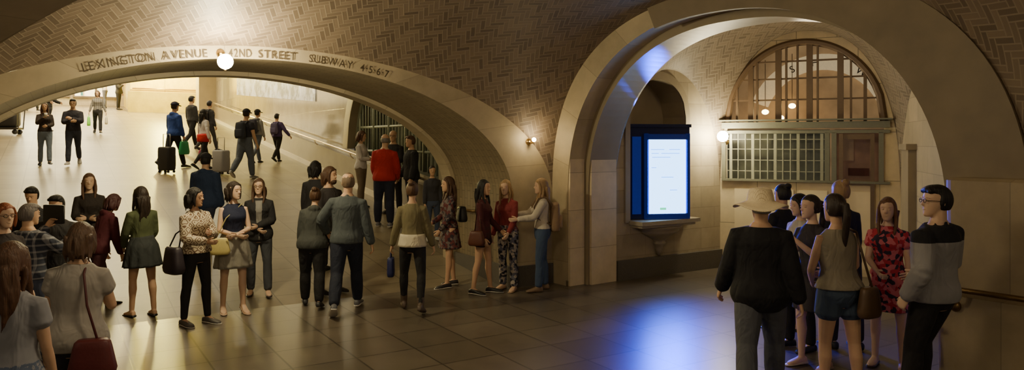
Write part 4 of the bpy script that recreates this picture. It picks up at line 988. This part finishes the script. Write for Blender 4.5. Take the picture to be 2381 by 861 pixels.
person(-2.04,9.02,1.74,188,'person in grey-blue shirt and navy trousers, arm around another',sex='m',hair=('buzz',(.16,.11,.07)),top=dict(c=(.075,.09,.095),hem=.86,inf=.022,collar=True),bot=dict(k='pants',c=(.014,.018,.035),inf=.016),la=(15,35,55,60),ra=(-4,14,12,0),ll=(-16,3,26),rl=(22,3,4),shoe=('sneaker',(.12,.12,.13)),hy=10,w=1.06,vox=.011)
person(-2.54,9.3,1.5,190,'person in dark grey jacket and black trousers with dark bun',hair=('bun',BR),top=dict(c=(.055,.06,.055),name='jacket',hem=.84,inf=.03,hood=True),bot=dict(k='pants',c=BLK,inf=.018),lean=6,ll=(12,3,6),rl=(-9,3,12),ra=(10,14,40,30),w=1.15,vox=.012)
p=person(-1.23,9.05,1.6,180,'person in olive leather jacket over white lace with black leggings',hair=('bun',(.09,.045,.02)),top=dict(c=(.17,.145,.075),name='jacket',hem=.98,inf=.02),bot=dict(k='leggings',c=BLK),shoe=('boot',(.09,.06,.04)),ra=(4,14,10,0),la=(2,16,14,0),ll=(14,6,4),rl=(-12,6,16),vox=.011)
m=M(); G=[]
for i in range(6):
    z=1.02-.032*i; f_=i/5
    G.append([p['X']@V((.162+.03*f_)*cos(2*pi*j/48)*(1+.03*f_*sin(j*pi/2)),.01+(.13+.03*f_)*sin(2*pi*j/48)*(1+.03*f_*sin(j*pi/2)),z) for j in range(48)])
m.grid(G); obj(m,'blouse',cloth((.62,.56,.42)),p['o'],label='white lace blouse hem showing below the jacket')
handbag(p,'lh',(.16,.09,.24),(.02,.025,.1),'small navy bag carried low in a hand',.10,90,.05)
p=person(-.91,10.6,1.59,-70,'person in dark red patterned dress and black sneakers',hair=('long',BR),top=dict(c=(.12,.03,.03),pat='floral',c2=(.16,.13,.12),c3=(.03,.02,.03),name='dress',sl='long',skirt=.60),shoe=('sneaker',(.03,.025,.025)),la=(10,8,30,30),ra=(15,8,60,40),ll=(6,3,2),rl=(-5,3,4),vox=.011)
bag(p,p['TL']((-.02,.21,1.12)),(.26,.14,.22),(.02,.02,.02),[p['TL']((-.08,.14,1.2)),p['TL']((-.13,.05,1.42)),p['TL']((-.12,-.06,1.38)),p['TL']((-.05,.12,1.1))],label='black shoulder bag against the back',rot=0)
person(-1.45,13.4,1.36,20,'person in dark clothes and blue jeans leaning by the wall',hair=('short',DB),top=dict(c=(.04,.04,.05),inf=.02),bot=dict(k='pants',c=(.06,.08,.14)),shoe=('sneaker',(.4,.4,.4)))
p=person(-.40,10.12,1.57,75,'person with long dark hair in dark red top and shorts',hair=('long',BK),top=dict(c=(.07,.012,.014),hem=.84),bot=dict(k='shorts',c=(.05,.015,.015),len=.35),shoe=('sneaker',(.02,.02,.02)),la=(15,8,40,30),ra=HANG,ll=(8,3,4),rl=(-6,3,4),vox=.011)
bag(p,(-.26,.02,.86),(.12,.24,.2),(.10,.03,.015),[(-.25,.05,.96),(-.16,.03,1.41),(-.25,-.05,.96)],label='brown shoulder bag hanging at the hip',rot=0)
person(-.06,10.34,1.56,-30,'person with fair hair in red top and patterned trousers',hair=('long',BL),skin=SK3,top=dict(c=(.22,.03,.03)),bot=dict(k='pants',c=(.12,.12,.16),pat='floral',c2=(.4,.35,.3),c3=(.02,.02,.03)),shoe=('flat',(.3,.2,.12)),la=(15,8,30,20),vox=.011)
p=person(.42,10.30,1.58,-85,'person in white sweater and jeans stretching an arm out',hair=('long',BL),skin=SK3,top=dict(c=(.58,.52,.42),inf=.02,hem=.95),bot=dict(k='pants',c=(.05,.08,.15)),shoe=('boot',(.2,.13,.08)),ra=(45,5,40,0),la=(35,8,50,0),ll=(8,3,6),rl=(-3,3,2),vox=.011)
backpack(p,(.28,.18,.10),'tan canvas backpack worn on the back',(.26,.14,.40),1.12)
# --- left group
p=person(-3.62,8.4,1.57,62,'person with short black hair in cream and brown diamond sweater',hair=('bob',BK),skin=SK2,top=dict(c=(.58,.50,.36),pat='diamond',c2=(.16,.09,.05),name='sweater',inf=.034,hem=.90),bot=dict(k='leggings',c=BLK),shoe=('sneaker',(.10,.09,.08)),la=(25,8,88,45),ra=(18,12,75,35),ll=(4,5,2),rl=(-4,5,2),hy=25,vox=.010)
bag(p,(-.29,.05,.84),(.34,.16,.30),(.03,.022,.03),[(-.3,-.05,.96),(-.24,-.02,1.15),(-.2,.03,1.20),(-.24,.08,1.15),(-.3,.14,.96)],label='dark slouchy shoulder bag hanging from the arm',rot=80)
p=person(-3.41,8.95,1.61,35,'person in navy sleeveless top and grey pleated skirt',hair=('bob',DB),skin=SK3,top=dict(c=(.012,.016,.045),sl='none',hem=1.0),bot=dict(k='skirt',c=(.26,.24,.20),hem=.60),shoe=('heel',(.5,.34,.24)),la=(12,10,80,60),ra=(10,10,78,55),ll=(5,3,3),rl=(-4,3,3),hy=30,vox=.010)
bag(p,(-.20,-.14,.90),(.24,.08,.20),(.62,.52,.2),[(-.24,-.12,1.0),(-.12,-.12,1.25),(.10,-.04,1.42),(.09,.07,1.38),(-.14,.02,1.03)],label='pale yellow shoulder bag at the hip',rot=-20,sr=.006)
person(-3.36,9.72,1.55,18,'person in black cardigan over grey top with glasses',hair=('long',BR),skin=SK3,top=dict(c=(.018,.017,.018),name='cardigan',hem=.80,inf=.026),inner=(.25,.24,.22),bot=dict(k='pants',c=(.06,.065,.075)),shoe=('flat',(.03,.02,.02)),la=(8,10,80,60),ra=(5,10,70,55),ll=(4,4,2),rl=(-4,4,3),glasses=True,vox=.011)
person(-4.40,8.7,1.54,-130,'person in olive green top and dark skirt with long hair',hair=('long',DB),top=dict(c=(.07,.085,.035),hem=.92,inf=.018),bot=dict(k='skirt',c=(.03,.035,.035),hem=.66),shoe=('flat',(.02,.02,.02)),la=(15,10,35,40),ra=(10,10,40,40),ll=(6,3,4),rl=(-4,3,4),vox=.011)
person(-4.98,8.8,1.44,150,'person in maroon hooded top bending slightly forward',hair=('bob',(.05,.012,.012)),top=dict(c=(.07,.008,.014),hem=.84,inf=.03,hood=True),bot=dict(k='pants',c=(.05,.01,.015)),la=HANG,ra=HANG,ll=LF,rl=LB,lean=18,hp=10)
person(-5.45,9.45,1.53,25,'person with long brown hair in dark jacket facing the hall',hair=('long',(.1,.045,.02)),skin=SK3,top=dict(c=(.03,.022,.018),name='jacket',inf=.02),bot=dict(k='pants',c=BLK),la=FRONT,ra=FRONT)
person(-4.85,7.75,1.53,20,'young person in dark shirt with short dark hair',sex='m',hair=('short',BK),top=dict(c=(.025,.022,.022),sl='short'),bot=dict(k='pants',c=BLK),la=HANG,hp=5,w=1.1)
person(-5.55,8.5,1.50,10,'person with short black hair in dark clothes',sex='m',hair=('short',BK),top=dict(c=DK),bot=dict(k='pants',c=DK),hp=15)
p=person(-4.62,7.0,1.50,165,'person in blue and white plaid shirt holding up a tablet',sex='m',hair=('short',(.15,.13,.12)),top=dict(c=(.03,.035,.055),pat='plaid',c2=(.30,.30,.32),inf=.024),bot=dict(k='pants',c=(.05,.06,.1)),la=(60,10,95,20),ra=(55,8,60,20),w=1.12,vox=.011)
m=M(); q=p['W']@(p['lh']+V(0,-.04,.08)); m.rbox(q,(.26,.02,.19),0,Matrix.Rotation(radians(165),3,'Z'),e=9,rz=.04); obj(m,'tablet',mat((.02,.02,.02),.3,name='black_plastic'),label='black tablet held up in one hand',cat='tablet')
person(-4.42,6.38,1.56,75,'person with short red hair and glasses in dark top',hair=('bob',(.25,.07,.025)),skin=SK3,top=dict(c=(.03,.02,.02)),bot=dict(k='pants',c=BLK),glasses=True,hy=-20,vox=.011)
person(-5.65,7.8,1.62,60,'person with dark hair at the edge of the crowd',sex='m',hair=('short',DB),top=dict(c=DK),bot=dict(k='pants',c=DK))
person(-2.66,3.9,1.56,190,'person with very long straight brown hair in pale top',hair=('long',(.09,.04,.018)),top=dict(c=(.28,.28,.30),sl='short'),bot=dict(k='pants',c=(.1,.13,.2)),vox=.010)
p=person(-2.84,4.75,1.57,195,'person with brown bob hair in light grey t-shirt',hair=('bob',(.10,.055,.03)),top=dict(c=(.36,.33,.29),sl='short',inf=.02,hem=.82,flare=.02),bot=dict(k='pants',c=(.03,.03,.04)),ra=(20,12,95,30),la=(5,12,25,10),w=1.16,vox=.009)
bag(p,p['TL']((-.17,.22,.80)),(.28,.12,.24),(.12,.02,.02),[(-.2,.2,.9),(-.12,.16,1.15),(-.09,.12,1.36),(-.08,.0,1.445),(-.1,-.13,1.33)],label='maroon shoulder bag on a long strap',rot=0,sr=.008)
# --- right group
person(1.99,5.85,1.71,165,'person in wide straw hat, black shirt and grey jeans',sex='m',hair=('short',(.3,.27,.24)),hat=True,top=dict(c=(.008,.008,.011),hem=.76,inf=.035,flare=.015),bot=dict(k='pants',c=(.09,.095,.11),inf=.02),shoe=('shoe',BLK),la=(14,16,14,0),ra=(-10,14,12,0),ll=(-14,4,20),rl=(18,4,6),w=1.13,hy=20,vox=.009)
person(3.02,8.15,1.62,-160,'person with dark bun in black dress',hair=('bun',BK),top=dict(c=BLK,name='dress',sl='short',skirt=.6),shoe=('flat',BLK))
person(2.90,7.4,1.57,-75,'person with dark hair in white top and black trousers',hair=('bob',BK),skin=SK3,top=dict(c=(.5,.46,.4),hem=.9),bot=dict(k='pants',c=BLK),la=FRONT,ra=HANG,hp=8)
person(2.80,6.8,1.60,-65,'person with brown ponytail in black dress and pale shoes',hair=('ponytail',DB),skin=SK3,top=dict(c=(.03,.025,.03),name='dress',sl='short',skirt=.58),shoe=('flat',(.5,.4,.3)),la=PHONE,ra=(15,8,60,30),vox=.010)
p=person(2.66,5.95,1.67,185,'person with dark ponytail in beige blouse and denim shorts',hair=('ponytail',DB),top=dict(c=(.25,.215,.155),sl='none',hem=.93,inf=.024,flare=.01),bot=dict(k='shorts',c=(.05,.075,.12),len=.42,inf=.014),shoe=('flat',(.1,.06,.04)),la=(8,14,60,40),ra=(12,12,70,45),ll=(3,4,2),rl=(-4,4,3),vox=.009,w=1.06)
bag(p,(-.17,.16,.84),(.24,.11,.24),(.10,.055,.025),[(-.2,.15,.95),(-.13,.14,1.2),(-.10,.09,1.40),(-.08,-.04,1.43),(-.14,-.12,1.2),(-.2,-.02,1.0)],label='brown leather shoulder bag at the hip',rot=25,sr=.010)
person(3.38,7.45,1.70,-170,'person with blonde pinned-up hair in dark jacket',hair=('bun',BL),skin=SK3,top=dict(c=(.02,.02,.03),name='jacket'),bot=dict(k='pants',c=DK))
person(3.50,6.8,1.58,-35,'person with long brown hair in red floral dress and sandals',hair=('long',(.12,.05,.022)),skin=SK3,top=dict(c=(.42,.025,.045),pat='floral',c2=(.6,.14,.17),c3=(.03,.02,.04),name='dress',sl='short',skirt=.58),shoe=('flat',(.06,.03,.02)),la=HANG,ra=(15,8,60,40),ll=(5,5,2),rl=(-3,5,2),vox=.010)
person(3.29,5.7,1.77,-155,'person with glasses in grey jacket with black shoulders',sex='m',hair=('short',BK),skin=SK3,top=dict(c=(.32,.31,.31),pat='block',c2=(.012,.012,.016),name='jacket',hem=.84,inf=.035,collar=True),bot=dict(k='pants',c=BLK,inf=.014),la=(-14,20,50,20),ra=(12,14,60,30),ll=(10,8,4),rl=(22,-2,18),lean=-5,glasses=True,hy=62,vox=.009,w=1.04)
bake()

# ------------------------------------------------------------------ camera
cam=bpy.data.cameras.new('Camera'); co_=bpy.data.objects.new('Camera',cam); COL.objects.link(co_)
co_.location=(0,0,2.1); co_.rotation_euler=(radians(90),0,0)
cam.sensor_width=36; cam.lens=1700/2381*36; cam.shift_y=-100.5/2381; cam.clip_end=200
SC.camera=co_
